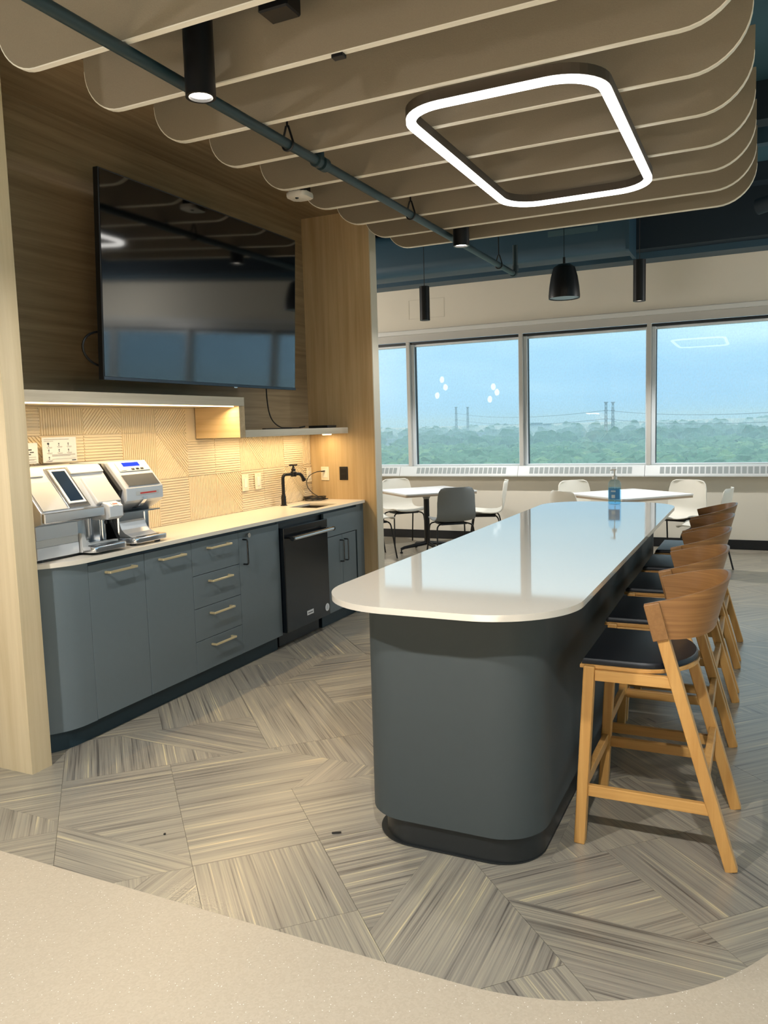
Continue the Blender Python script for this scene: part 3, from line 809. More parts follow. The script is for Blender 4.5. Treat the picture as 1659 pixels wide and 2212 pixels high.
# door with upright pull and lock
y0, y1 = 4.045, 4.505
t = thing('base_cabinet', 'slate cabinet door with upright dark pull and round lock left of the dishwasher', 'cabinet', (-3.18, (y0 + y1) / 2, CZ0), GR)
carcass(t, y0, y1); f = front('door', t, y0, y1, CZ0, CZ1)
bm = BM(); pull(bm, y0 + .045, 0, .665, vert=True, z1=.822); obj('handle', bm, M_GUN, f, True)
bm = BM(); tube(bm, [(XF, y0 + .085, .845), (XF + .02, y0 + .085, .845)], .011, 14); tube(bm, [(XF + .019, y0 + .085, .845), (XF + .024, y0 + .085, .845)], .0155, 16); obj('lock', bm, M_CHROME, f, True)
# dishwasher
y0, y1 = 4.505, 5.115
t = thing('dishwasher', 'gloss black dishwasher with steel bar handle in the kitchen run', 'dishwasher', (-3.15, (y0 + y1) / 2, .09))
obj('tub', box(-3.42, XF - .03, y0 + .004, y1 - .004, .10, .868), M_BLACK, t)
dr = obj('door', box(XF - .03, XF + .035, y0 + .006, y1 - .006, .115, .838, .004, 2), M_APPLIANCE, t)
bm = BM(); tube(bm, [(XF + .095, y0 + .03, .768), (XF + .095, y1 - .03, .768)], .0135, 16)
obj('bar_handle', bm, M_CHROME, dr, True)
bm = BM()
for yy in (y0 + .05, y1 - .05): tube(bm, [(XF + .03, yy, .772), (XF + .09, yy, .768)], .009, 10)
for yy in (y0 + .024, y1 - .024): tube(bm, [(XF + .095, yy - .008, .768), (XF + .095, yy + .008, .768)], .0155, 14)
obj('handle_bracket', bm, M_GUN, dr, True)
lb = obj('label_sticker', box(XF + .0352, XF + .036, 4.775, 4.865, .180, .212), M_STICK, dr)
obj('sticker_print', box(XF + .0361, XF + .0364, 4.787, 4.853, .192, .198), M_INK, lb)
bm = BM(); tube(bm, [(XF + .0352, 5.065, .178), (XF + .0360, 5.065, .178)], .029, 24); sk = obj('round_sticker', bm, M_STICK, dr)
bm = BM()
for q in range(4): bx(bm, XF + .0361, XF + .0364, 5.05 + .003 * q, 5.08 - .003 * q, .166 + .008 * q, .169 + .008 * q)
obj('sticker_print', bm, mat('pale_ink', srgb(170, 178, 184), .6), sk)
obj('top_strip', box(XF - .05, XF - .018, 4.507, 5.113, .869, .892), M_CABDARK, t)
obj('kick_panel', box(-3.4, XF - .055, y0 + .03, y1 - .03, .005, .108), M_BLACK, t)
# sink unit
y0, y1 = 5.115, 5.655
t = thing('sink_cabinet', 'slate sink cabinet with false drawer and two small doors', 'cabinet', (-3.18, (y0 + y1) / 2, CZ0), GR)
bm = BM()
bx(bm, -3.42, XF - .02, y0 + .001, y0 + .019, CZ0, .892); bx(bm, -3.42, XF - .02, y1 - .019, y1 - .001, CZ0, .892)
bx(bm, -3.42, XF - .02, y0 + .019, y1 - .019, CZ0, CZ0 + .018); bx(bm, XF - .04, XF - .02, y0 + .019, y1 - .019, CZ0 + .018, .892)
obj('carcass', bm, M_CABDARK, t)
front('false_drawer', t, y0, y1, .684, CZ1)
ym = 5.395
for (a, b, yp) in ((y0, ym, ym - .035), (ym, y1 - .03, ym + .035)):
    f = front('door', t, a, b, CZ0, .682)
    bm = BM(); pull(bm, yp, 0, .475, vert=True, z1=.64); obj('handle', bm, M_GUN, f, True)
obj('filler_panel', box(-3.42, XF - .004, 5.656, 5.778, .0, .892, .001), M_CAB, t)
# toe kick
kc = [(-2.985, 4.50)] + [(-2.985, 2.80)] + [(-2.985 - .13 * (i / 12) ** 2.2, 2.76 - .255 * i / 12) for i in range(13)] + [(-3.3, 2.505), (-3.3, 4.50)]
bm = prism(BM(), kc, 'z', 0, CZ0 - .001); tk = struct('baseboard_1', bm, M_CABDARK, label='dark toe kick under the slate cabinets')
bm = box(-3.3, -2.985, 5.118, 5.655, 0, CZ0 - .001); struct('baseboard_2', bm, M_CABDARK, label='dark toe kick under the sink cabinet')
# worktop with sink cut-out
SKX0, SKX1, SKY0, SKY1 = -3.235, -2.985, 5.10, 5.42
top = thing('kitchen_worktop', 'pale quartz kitchen worktop with a cut-out for the sink', 'worktop', (-3.17, 4.1, .885))
XT = -2.912
bm = BM()
front_c = [(XT, SKY0)] + [(XT, 2.85)] + [(XT - .15 * (i / 14) ** 2.2, 2.80 - .298 * i / 14) for i in range(15)]
def slab_prism(bm, pl): return prism(bm, pl, 'z', .893, .915)
slab_prism(bm, front_c + [(XW + .001, 2.502), (XW + .001, SKY0)])
slab_prism(bm, [(SKX0, SKY0), (XW + .001, SKY0), (XW + .001, SKY1), (SKX0, SKY1)])
slab_prism(bm, [(XT, SKY0), (SKX1, SKY0), (SKX1, SKY1), (XT, SKY1)])
slab_prism(bm, [(XT, SKY1), (XW + .001, SKY1), (XW + .001, 5.778), (XT - .03, 5.778), (XT - .008, 5.768), (XT, 5.745)])
bmesh.ops.remove_doubles(bm, verts=bm.verts, dist=1e-5)
# drop the hidden inner walls between neighbouring slabs
seen = {}
for f in list(bm.faces):
    key = tuple(sorted(v.index for v in f.verts)); seen.setdefault(key, []).append(f)
bm.verts.index_update(); seen = {}
for f in list(bm.faces):
    key = tuple(sorted(v.index for v in f.verts)); seen.setdefault(key, []).append(f)
dead = [f for fs in seen.values() if len(fs) > 1 for f in fs]
bmesh.ops.delete(bm, geom=dead, context='FACES_ONLY')
obj('slab', bm, M_QUARTZ, top)
s = thing('sink', 'small undermount bar sink in the kitchen worktop', 'sink', ((SKX0 + SKX1) / 2, (SKY0 + SKY1) / 2, .70))
bm = BM()
sa, sb, sc_, sd = SKX0 + .002, SKX1 - .002, SKY0 + .002, SKY1 - .002
bx(bm, sa, sa + .004, sc_, sd, .72, .900); bx(bm, sb - .004, sb, sc_, sd, .72, .900)
bx(bm, sa, sb, sc_, sc_ + .004, .72, .900); bx(bm, sa, sb, sd - .004, sd, .72, .900); bx(bm, sa, sb, sc_, sd, .716, .722)
obj('basin', bm, M_SINK, s)
obj('drain', lathe(BM(), [(0, .7235), (.03, .7235), (.034, .7225), (0, .7222)], (sa + sb) / 2, (sc_ + sd) / 2, 20), M_CHROME, s)
# faucet
fx, fy = -3.345, 5.215
f = thing('faucet', 'black pipe style faucet with cross handle beside the sink', 'faucet', (fx, fy, .915))
fd = Vector((.36, .93, 0)).normalized()
A = Vector((fx, fy, 0))
bm = BM(); lathe(bm, [(.026, .915), (.026, .921), (.019, .923), (.019, .985), (.0165, .990), (.0165, 1.0)], fx, fy, 20); obj('base', bm, M_BLACKMETAL, f, True)
P_ = lambda d_, z: tuple(A + fd * d_ + Vector((0, 0, z)))
bm = BM(); tube(bm, smoothpath([P_(0, .99), P_(0, 1.155), P_(.115, 1.155)], .035, 8), .0125, 14); obj('riser', bm, M_BLACKMETAL, f, True)
bm = BM(); tube(bm, smoothpath([P_(.10, 1.155), P_(.175, 1.155), P_(.205, 1.10)], .045, 8), [.0125] * 8 + [.0135] * 3, 14) if False else tube(bm, smoothpath([P_(.10, 1.155), P_(.175, 1.155), P_(.205, 1.10)], .045, 8), .0135, 14)
tube(bm, [P_(.199, 1.112), P_(.207, 1.096)], .017, 14)
obj('spout', bm, M_BLACKMETAL, f, True)
bm = BM(); c0 = A + fd * .105
lathe(bm, [(.021, 1.135), (.024, 1.14), (.024, 1.17), (.017, 1.178), (.017, 1.195), (.011, 1.2), (.006, 1.225), (0, 1.226)], c0.x, c0.y, 16); obj('valve_body', bm, M_BLACKMETAL, f, True)
bm = BM(); sd_ = Vector((-fd.y, fd.x, 0))
tube(bm, [tuple(c0 + fd * .038 + Vector((0, 0, 1.224))), tuple(c0 - fd * .038 + Vector((0, 0, 1.224)))], .0055, 8)
tube(bm, [tuple(c0 + sd_ * .038 + Vector((0, 0, 1.224))), tuple(c0 - sd_ * .038 + Vector((0, 0, 1.224)))], .0055, 8)
obj('cross_handle', bm, M_BLACKMETAL, f, True)

# ------------------------------------------------------------------ relief tile backsplash
bm = BM(); bx(bm, XW - .001, XW + .002, 2.505, 4.30, .914, 1.66); bx(bm, XW - .001, XW + .002, 4.3001, 5.778, .914, 1.457)
bs = struct('wall_backsplash', bm, M_TILE, label='pale relief tiled backsplash')
TY = [2.505, 2.72, 3.015, 3.31, 3.605, 3.897, 4.19, 4.483, 4.775, 5.068, 5.36, 5.653, 5.777]
TZ = [.916, 1.21, 1.505, 1.652]
PAT = [  # bottom row first
    ['H', 'V', 'D', 'V', 'V', 'H', 'V', 'E', 'H', 'H', 'D', 'H'],
    ['V', 'D', 'H', 'H', 'V', 'D', 'H', 'H', 'E', 'V', 'H', 'V'],
    ['D', 'H', 'V', 'D', 'V', 'B', 'H', 'V', 'H', 'D', 'V', 'H']]
TH0, TH1 = XW + .0055, XW + .0110
def tile_mesh(y0, y1, z0, z1, kind):
    bm = BM(); g = .001
    y0 += g; y1 -= g; z0 += g; z1 -= g
    bx(bm, XW + .001, TH0, y0, y1, z0, z1)
    pit = .0165; T = .2935
    def ridge(poly):                      # poly of a bar in (y,z) clipped to the tile
        for nn, dd in (((-1, 0), -(y0 + .001)), ((1, 0), y1 - .001), ((0, -1), -(z0 + .001)), ((0, 1), z1 - .001)):
            poly = clip(poly, nn, dd)
            if len(poly) < 3: return
        A_ = [bm.verts.new((TH0 - .0005, p[0], p[1])) for p in poly]
        cy = sum(p[0] for p in poly) / len(poly); cz = sum(p[1] for p in poly) / len(poly)
        B_ = [bm.verts.new((TH1, p[0], p[1])) for p in poly]
        try:
            bm.faces.new(B_)
            for i in range(len(poly)):
                j = (i + 1) % len(poly); bm.faces.new((A_[i], A_[j], B_[j], B_[i]))
        except ValueError: pass
    def bars(ang, cut=None):
        ca, sa = cos(ang), sin(ang)
        n_ = 27
        for i in range(-n_, n_):
            o = i * pit; w = pit * .52; L = .5
            base = (y0 + .147, z0 + .147)
            pl = [(base[0] + ca * a - sa * b, base[1] + sa * a + ca * b) for a, b in ((-L, o), (L, o), (L, o + w), (-L, o + w))]
            if cut: pl = clip(pl, cut[0], cut[1])
            if len(pl) >= 3: ridge(pl)
    dn = (S2, S2)
    if kind == 'H': bars(0)
    elif kind == 'V': bars(pi / 2)
    elif kind == 'B': bars(pi / 4)
    elif kind == 'D':                     # lower left bars rise, upper right bars fall, split on the falling diagonal
        dd = (y0 * S2 + (z0 + .2915) * S2)
        bars(pi / 4, (dn, dd)); bars(-pi / 4, ((-S2, -S2), -dd - .004))
    elif kind == 'E':
        dd = (y0 * S2 + (z0 + .2915) * S2)
        bars(-pi / 4, ((-S2, -S2), -dd)); bars(pi / 2, (dn, dd - .004))
    return bm
cache = {}
for r_ in range(3):
    for c_ in range(12):
        y0, y1, z0, z1 = TY[c_], TY[c_ + 1], TZ[r_], TZ[r_ + 1]
        if r_ == 2 and y0 > 4.18: continue
        if r_ == 1 and y0 > 4.18: z1 = 1.456
        key = (PAT[r_][c_], round(y1 - y0, 2), round(z1 - z0, 2))
        if key in cache:
            o, oy, oz = cache[key]
            c = bpy.data.objects.new('tile', o.data); c.parent = bs; c.location = (0, y0 - oy, z0 - oz); COL.objects.link(c)
        else:
            cache[key] = (obj('tile', tile_mesh(y0, y1, z0, z1, PAT[r_][c_]), M_TILE, bs), y0, z0)

# ------------------------------------------------------------------ wall shelf with step, led strip
XS = -3.06
sh = thing('stepped_wall_shelf', 'pale oak stepped wall shelf above the worktop under the television', 'shelf', (-3.25, 4.1, 1.45))
M_SHELF = wood('pale_ash_edge', srgb(214, 204, 184), srgb(192, 180, 158), 'y')
bm = BM(); bx(bm, XW + .001, XS, 2.502, 4.345, 1.662, 1.718, .001); obj('upper_board', bm, M_SHELF, sh)
obj('step_side', box(XW + .0135, XS, 4.285, 4.345, 1.458, 1.661, .001), wood('pale_oak_step', OAK1, OAK2, 'x'), sh)
obj('lower_board', box(XW + .001, XS, 4.346, 5.778, 1.458, 1.506, .001), M_SHELF, sh)
obj('led_strip', box(XS - .034, XS - .022, 2.52, 4.26, 1.656, 1.6615), M_LED, sh)
area('led_strip_lamp', (XS - .06, 3.39, 1.650), .012, 1.72, 9.5, (1, .74, .40), (0, radians(-18), 0))
area('led_strip_lamp', (XS - .17, 5.05, 1.451), .012, 1.3, 4.6, (1, .74, .40))
bm = lathe(BM(), [(0, 1.449), (.035, 1.449), (.038, 1.4575), (0, 1.4575)], -3.13, 5.55, 20); obj('puck_light', bm, M_LED, sh)

# television
tv = thing('television', 'huge black flat television on the oak wall above the shelf', 'television', (-3.06, 4.07, 1.785))
tb, tt = Vector((-3.065, 0, 1.783)), Vector((-3.015, 0, 2.832))
upv = (tt - tb).normalized(); nv = Vector((upv.z, 0, -upv.x)); HH = (tt - tb).length
TY0, TY1 = 3.128, 4.995
def tvp(y, h, d): return Vector((0, y, 0)) + tb + upv * h + nv * d
def tvbox(y0, y1, h0, h1, d0, d1, bev=0):
    c = tvp((y0 + y1) / 2, (h0 + h1) / 2, (d0 + d1) / 2)
    return obox(BM(), c, (0, (y1 - y0) / 2, 0), upv * (h1 - h0) / 2, nv * (d1 - d0) / 2, bev)
obj('case', tvbox(TY0, TY1, 0, HH, -.035, -.002, .003), M_BLACK, tv)
obj('screen', tvbox(TY0 + .008, TY1 - .008, .018, HH - .008, -.0019, .0002), M_SCREEN, tv)
bz = obj('bezel', tvbox(TY0, TY1, 0, .017, -.0015, .003, .001), mat('dark_bezel', srgb(46, 56, 66), .3, .6), tv)
obj('logo_tab', tvbox(4.25, 4.285, -.007, .001, -.006, .002, .001), M_STEEL, bz)
bm = BM()
for ya, yb_ in ((3.8, 3.7), (4.3, 4.4)): beam(bm, (-3.31, ya, 2.3), (-3.07, yb_, 2.3), .06, .10)
bx(bm, -3.10, -3.068, 3.5, 4.6, 2.05, 2.55, .003)
obj('mount_arm', bm, M_BLACKMETAL, tv)
obj('mount', box(XW, -3.30, 3.6, 4.5, 2.0, 2.6, .004), M_BLACKMETAL, tv)
t = obj('power_cable', tube(BM(), bez((-3.10, 3.15, 2.03), (-3.11, 3.0, 2.01), (-3.11, 3.01, 1.87), (-3.12, 3.18, 1.855), 14), .006, 6), M_BLACK, None, loc=(-3.1, 3.07, 1.95)); tag(t, 'black cable looping out at the left side of the television', 'cable')
pts = bez((-3.11, 4.685, 1.80), (-3.13, 4.72, 1.62), (-3.25, 4.92, 1.555), (-3.30, 5.16, 1.517), 16) + [Vector((-3.30, 5.42, 1.513))]
t = thing('signal_cable', 'black cable dangling from the television down onto the shelf', 'cable', (-3.38, 5.2, 1.51))
obj('cord', tube(BM(), pts, .0045, 8), M_BLACK, t, True)
bm = BM(); beam(bm, (-3.30, 5.42, 1.515), (-3.295, 5.49, 1.522), .012, .012); obj('plug', bm, M_BLACK, t)
t = obj('power_adapter', box(-3.25, -3.22, 4.82, 5.18, 1.507, 1.514, .002), M_BLACK, None, loc=(-3.235, 5.0, 1.506)); tag(t, 'flat black strip lying on the low shelf under the cable', 'adapter')
t = thing('media_box', 'small flat black box on the right end of the shelf', 'media box', (-3.2, 5.62, 1.506))
obj('case', prism(BM(), rrect(-3.30, -3.12, 5.55, 5.70, .012, 4), 'z', 1.5062, 1.527, .003), M_BLACK, t, True)
obj('foot', box(-3.27, -3.15, 5.57, 5.68, 1.5058, 1.5064), M_BLACKMETAL, t)

# wall plates
def plate(lab, p0, p1, m, group=None, kind='switch'):
    (x0, y0, z0), (x1, y1, z1) = p0, p1
    t = thing('wall_' + kind, lab, kind, ((x0 + x1) / 2, (y0 + y1) / 2, z0), group)
    obj('plate', box(x0, x1, y0, y1, z0, z1, .002), m, t)
    return t
for (y0, y1, lab, kd) in ((4.775, 4.855, 'ivory switch plate on the tiles, left of the pair', 'switch'), (4.94, 5.018, 'ivory switch plate on the tiles, right of the pair', 'switch'), (5.69, 5.765, 'ivory outlet plate on the tiles in the far corner', 'outlet')):
    t = plate(lab, (XW + .0128, y0, 1.062), (XW + .019, y1, 1.18), M_PLATE, 'ivory plates on the tiles', kd)
    yc = (y0 + y1) / 2
    rk = obj('rocker', box(XW + .0191, XW + .022, yc - .017, yc + .017, 1.088, 1.154, .001), M_WHITE, t)
    bm = BM()
    for zs in (1.07, 1.172): tube(bm, [(XW + .019, yc, zs), (XW + .0196, yc, zs)], .003, 8)
    obj('screw', bm, M_STEEL, t)
yw = 5.7795
t = plate('ivory outlet plate on the oak end wall with the black cable plugged in', (-3.325, yw - .007, 1.072), (-3.25, yw, 1.185), M_PLATE, None, 'outlet')
obj('socket', box(-3.31, -3.265, yw - .009, yw - .0072, 1.095, 1.162, .001), M_WHITE, t)
t = plate('black outlet plate on the oak end wall', (-3.15, yw - .007, 1.075), (-3.075, yw, 1.185), M_BLACK, None, 'outlet')
bm = BM()
for zz_ in (1.105, 1.15): bx(bm, -3.137, -3.088, yw - .009, yw - .0072, zz_ - .017, zz_ + .017, .002)
obj('socket', bm, M_BLACKMETAL, t)
# coiled cable
t = thing('coiled_cable', 'black coiled cable on the worktop plugged into the end wall outlet', 'cable', (-3.33, 5.66, .915))
coil = []
for i in range(130):
    a = i * 2 * pi / 26; rr = .078 + .016 * sin(i * .37)
    coil.append((-3.33 + rr * cos(a) * 1.05, 5.655 + rr * sin(a), .922 + .0055 * (i // 26) + .002 * sin(i * .9)))
obj('coil', tube(BM(), coil, .0036, 6), M_BLACK, t, True)
obj('lead', tube(BM(), bez(coil[-1], (-3.42, 5.60, 1.0), (-3.42, 5.62, 1.16), (-3.288, 5.768, 1.15), 16), .0036, 6), M_BLACK, t, True)
bm = BM(); beam(bm, (-3.288, 5.77, 1.15), (-3.30, 5.735, 1.148), .012, .010); obj('plug', bm, M_BLACK, t)
bm = BM(); beam(bm, (-3.25, 5.665, .925), (-3.21, 5.675, .93), .012, .008); obj('connector', bm, M_BLACK, t)

# ------------------------------------------------------------------ coffee machines
m1 = thing('coffee_machine', 'large silver coffee machine with touch screen beside the oak end panel', 'coffee machine', (-3.2, 2.84, .915))
Y0, Y1 = 2.585, 3.115
def xz(p): return p
body = [(-3.40, .928), (-3.02, .928), (-3.02, 1.088), (-2.99, 1.094), (-2.965, 1.10), (-2.965, 1.152), (-3.13, 1.352), (-3.40, 1.352)]
bm = prism(BM(), body, 'y', Y0, 2.845, .004); obj('left_body', bm, M_SILVER, m1)
up_ = [(-3.40, 1.075), (-3.05, 1.085), (-2.985, 1.10), (-2.985, 1.152), (-3.13, 1.352), (-3.40, 1.352)]
bm = prism(BM(), up_, 'y', 2.847, Y1, .004); obj('right_hood', bm, M_SILVER, m1)
sl = Vector((-.165, 0, .20)).normalized(); sn = Vector((.20, 0, .165)).normalized()
def face_pt(y, s, d=0): return Vector((-2.965, y, 1.152)) + sl * s + sn * d
def face_panel(y0, y1, s0, s1, d0, d1, bev=.003):
    c = (face_pt(y0, s0, d0) + face_pt(y1, s1, d1)) / 2
    c = face_pt((y0 + y1) / 2, (s0 + s1) / 2, (d0 + d1) / 2)
    return obox(BM(), c, (0, (y1 - y0) / 2, 0), sl * (s1 - s0) / 2, sn * (d1 - d0) / 2, bev)
obj('front_panel', face_panel(2.60, 2.745, .005, .170, .0, .005), M_SILVER2, m1)
obj('top_panel', face_panel(2.60, 2.725, .203, .252, .0, .006), M_SILVER2, m1)
obj('front_panel', face_panel(2.94, 3.10, .012, .178, -.016, .006, .006), M_SILVER2, m1)
obj('top_panel', face_panel(2.895, 3.112, .205, .252, -.010, .006), M_SILVER2, m1)
dp = obj('display_surround', face_panel(2.752, 2.888, .006, .249, .0, .005, .003), M_SILVERBRIGHT, m1)
bz = obj('display_bezel', face_panel(2.768, 2.874, .030, .236, .0052, .009, .003), M_WHITE, dp)
obj('display', face_panel(2.780, 2.862, .042, .224, .0092, .0102, .0005), M_SCREEN2, dp)
obj('chin', box(-2.966, -2.945, Y0 + .002, 2.955, 1.102, 1.150, .004), M_SILVERBRIGHT, m1)
bm = prism(BM(), [(-3.05, 1.075), (-2.945, 1.078), (-2.925, 1.092), (-2.925, 1.145), (-2.945, 1.158), (-3.05, 1.19)], 'y', 2.968, 3.062, .005); sp_ = obj('spout_housing', bm, M_SILVER, m1)
lo = obj('badge', obox(BM(), (-2.936, 3.015, 1.1545), (.010, 0, -.0065), (0, .022, 0), (.0005, 0, .0006)), M_SILVER2, sp_)
obj('badge_print', obox(BM(), (-2.9352, 3.015, 1.1553), (.003, 0, -.002), (0, .016, 0), (.0004, 0, .0005)), M_INKR, sp_)
bm = BM(); tube(bm, [(-2.99, 3.0, 1.07), (-2.99, 3.0, 1.055)], .007, 10); tube(bm, [(-2.99, 3.035, 1.07), (-2.99, 3.035, 1.055)], .007, 10); obj('nozzle', bm, M_BLACK, m1)
obj('lower_back', box(-3.40, -3.10, 2.847, Y1 - .006, .928, 1.08), M_SILVERBRIGHT, m1)
bm = prism(BM(), [(-3.12, 2.86), (-3.12, 2.99)] + [(-3.12 + .05 * sin(pi * i / 8), 2.99 - .13 * i / 8) for i in range(9)], 'z', .95, 1.08); obj('curved_splash', bm, M_SILVER, m1, True)
bm = BM(); tube(bm, [(-3.06, 3.045, .955), (-3.06, 3.045, 1.08)], .014, 16); obj('column', bm, M_CHROME, m1, True)
obj('lower_panel', box(-3.019, -3.012, Y0 + .004, 2.84, .930, .985, .002), M_SILVER, m1)
obj('lower_panel', box(-3.019, -3.012, Y0 + .004, 2.84, 1.020, 1.086, .002), M_SILVER, m1)
obj('groove', box(-3.0195, -3.016, Y0 + .004, 2.84, .986, 1.019), M_SILVER2, m1)
bm = prism(BM(), [(2.848, .9285), (3.09, .9285), (3.09, .965), (2.90, .965), (2.875, .985), (2.868, 1.02), (2.848, 1.025)], 'x', -3.03, -3.0, .003); obj('drip_side', bm, M_SILVER2, m1)
bm = prism(BM(), rrect(-3.10, -2.925, 2.85, 3.085, [.005, .03, .03, .005], 5), 'z', .9285, .957, .004); tr = obj('drip_tray', bm, M_SILVERBRIGHT, m1, True)
obj('tray_grid', box(-3.08, -2.955, 2.885, 3.055, .9572, .9592), M_GUN, tr)
bm = BM()
for (xx, yy) in ((-3.04, 2.62), (-3.04, 3.05), (-3.36, 2.62), (-3.36, 3.05)): lathe(bm, [(.018, .9151), (.018, .9286), (0, .9286)], xx, yy, 12)
bx(bm, -3.38, -3.03, Y0 + .01, 3.08, .918, .9284)
obj('foot', bm, M_BLACK, m1)
obj('side_panel', box(-3.39, -3.03, Y0 - .002, Y0 + .001, .935, 1.085), M_SILVER2, m1)

m2 = thing('bean_grinder_dispenser', 'narrow silver dispenser with blue screen and dark side right of the coffee machine', 'coffee machine', (-3.2, 3.27, .915))
Y0, Y1 = 3.155, 3.43
bd = [(-3.40, 1.09), (-3.10, 1.09), (-3.02, 1.135), (-3.005, 1.15), (-3.005, 1.215), (-3.125, 1.355), (-3.40, 1.355)]
obj('head', prism(BM(), bd, 'y', Y0 + .02, Y1 + .03, .006), M_SILVER, m2)
obj('dark_side', prism(BM(), [(-3.40, .928), (-3.05, .928), (-3.12, 1.05), (-3.06, 1.12), (-3.03, 1.21), (-3.15, 1.35), (-3.40, 1.35)], 'y', Y0 - .005, Y0 + .019, .002), M_DARKSIDE, m2)
s2 = Vector((-.12, 0, .14)).normalized(); n2_ = Vector((.14, 0, .12)).normalized()
def fp2(y0, y1, s0, s1, d0, d1, bev=.002):
    c = Vector((-3.005, (y0 + y1) / 2, 1.215)) + s2 * (s0 + s1) / 2 + n2_ * (d0 + d1) / 2
    return obox(BM(), c, (0, (y1 - y0) / 2, 0), s2 * (s1 - s0) / 2, n2_ * (d1 - d0) / 2, bev)
obj('window_panel', fp2(Y0 + .045, Y1 + .012, .012, .09, .0, .004, .003), M_SILVERBRIGHT, m2)
cp = obj('control_panel', fp2(Y0 + .06, Y1 + .015, .112, .176, .0, .004, .003), M_SILVER2, m2)
obj('display', fp2(Y0 + .105, Y1 - .045, .145, .171, .0042, .0055, .001), M_LCD, cp)
for q in range(3): obj('button', fp2(Y0 + .15 + .035 * q, Y0 + .172 + .035 * q, .119, .130, .0042, .0062, .001), M_GUN, cp)
obj('button', fp2(Y0 + .075, Y0 + .115, .119, .130, .0042, .0062, .001), M_WHITE, cp)
obj('badge', box(-3.0049, -3.003, Y0 + .09, Y1 - .01, 1.175, 1.195, .001), M_SILVER2, m2)
obj('badge_print', box(-3.0029, -3.0025, Y0 + .12, Y1 - .03, 1.181, 1.189), M_INKR, m2)
bm = prism(BM(), [(-3.12, 1.088), (-3.03, 1.115), (-2.995, 1.15), (-2.995, 1.165), (-3.06, 1.16)], 'y', Y0 + .13, Y0 + .165, .004); obj('spout', bm, M_SILVERBRIGHT, m2)
bm = BM(); bx(bm, -3.11, -3.02, Y0 + .015, Y1 + .01, 1.083, 1.09); obj('chute_edge', bm, M_CHROME, m2)
obj('back_column', box(-3.40, -3.075, Y0 + .02, Y1 - .055, .928, 1.09, .006), M_SILVERBRIGHT, m2)
bm = BM(); tube(bm, [(-3.10, Y1 - .03, .95), (-3.10, Y1 - .03, 1.085)], .026, 18); obj('cylinder', bm, M_CHROME, m2, True)
bm = prism(BM(), [(-3.074, .958), (-2.985, .958), (-3.0, .964), (-3.035, .975), (-3.058, .995), (-3.068, 1.03), (-3.074, 1.04)], 'y', Y0 + .021, Y1 - .06, .004); obj('splash_guard', bm, M_SILVER, m2)
bm = prism(BM(), rrect(-3.16, -2.945, Y0 + .0, Y1 - .015, [.004, .03, .03, .004], 5), 'z', .9285, .957, .004); tr = obj('drip_tray', bm, M_SILVERBRIGHT, m2, True)
obj('tray_grid', box(-3.1, -2.975, Y0 + .05, Y1 - .06, .9572, .9592), M_GUN, tr)
bm = BM()
for (xx, yy) in ((-3.0, Y0 + .04), (-3.0, Y1 - .05), (-3.36, Y0 + .04), (-3.36, Y1 - .05)): lathe(bm, [(.016, .9151), (.016, .9286), (0, .9286)], xx, yy, 12)
obj('foot', bm, M_BLACK, m2)

# instruction cards in acrylic stands on top of the machine
def card(lab, y0, y1, z0, z1, x, small):
    t = thing('sign_holder', lab, 'sign', (x, (y0 + y1) / 2, z0 - .01), 'instruction cards behind the coffee machine')
    obj('stand', box(x - .035, x + .03, y0 + .02, y1 - .02, z0 - .009, z0 - .005), M_ACRYL, t)
    obj('cover', box(x + .0015, x + .003, y0 - .002, y1 + .002, z0 - .006, z1 + .002), M_ACRYL, t)
    c = obj('card', box(x - .001, x + .001, y0, y1, z0, z1), M_PAPER, t)
    bm = BM(); xs0, xs1 = x + .0011, x + .0013
    w = y1 - y0; h = z1 - z0
    def bar(a, b, c0, c1): bx(bm, xs0, xs1, y0 + a * w, y0 + b * w, z0 + c0 * h, z0 + c1 * h)
    if not small:
        bar(.05, .78, .91, .925); bar(.05, .32, .845, .858)
        for (a, b) in ((.12, .70), (.42, .72), (.70, .72), (.12, .47), (.42, .47), (.70, .47), (.12, .18)):
            bar(a + .04, a + .075, b, b + .05); bar(a + .045, a + .07, b - .06, b - .02); bar(a, a + .16, b - .10, b - .09); bar(a + .02, a + .15, b - .13, b - .12)
        bar(.26, .95, .30, .31); bar(.26, .95, .27, .28); bar(.26, .8, .24, .25); bar(.08, .25, .04, .055); bar(.26, .95, .12, .13)
    else:
        bar(.1, .9, .20, .215); bar(.1, .8, .16, .175); bar(.1, .9, .30, .315); bar(.15, .9, .06, .075)
    obj('print', bm, M_INK, c)
    bm = BM()
    if not small: bar(.14, .20, .72, .79); bar(.84, .97, .04, .075)
    else: bar(.4, .7, .64, .70); bar(.3, .55, .52, .57); bar(.6, .8, .52, .57); bar(.4, .65, .42, .47)
    obj('print_bold', bm, M_INKB, c)
    return t
card('white instruction card with rows of small icons standing behind the coffee machine', 2.955, 3.18, 1.365, 1.495, -3.345, False)
card('smaller white instruction card half hidden by the oak end panel', 2.80, 2.925, 1.365, 1.47, -3.345, True)

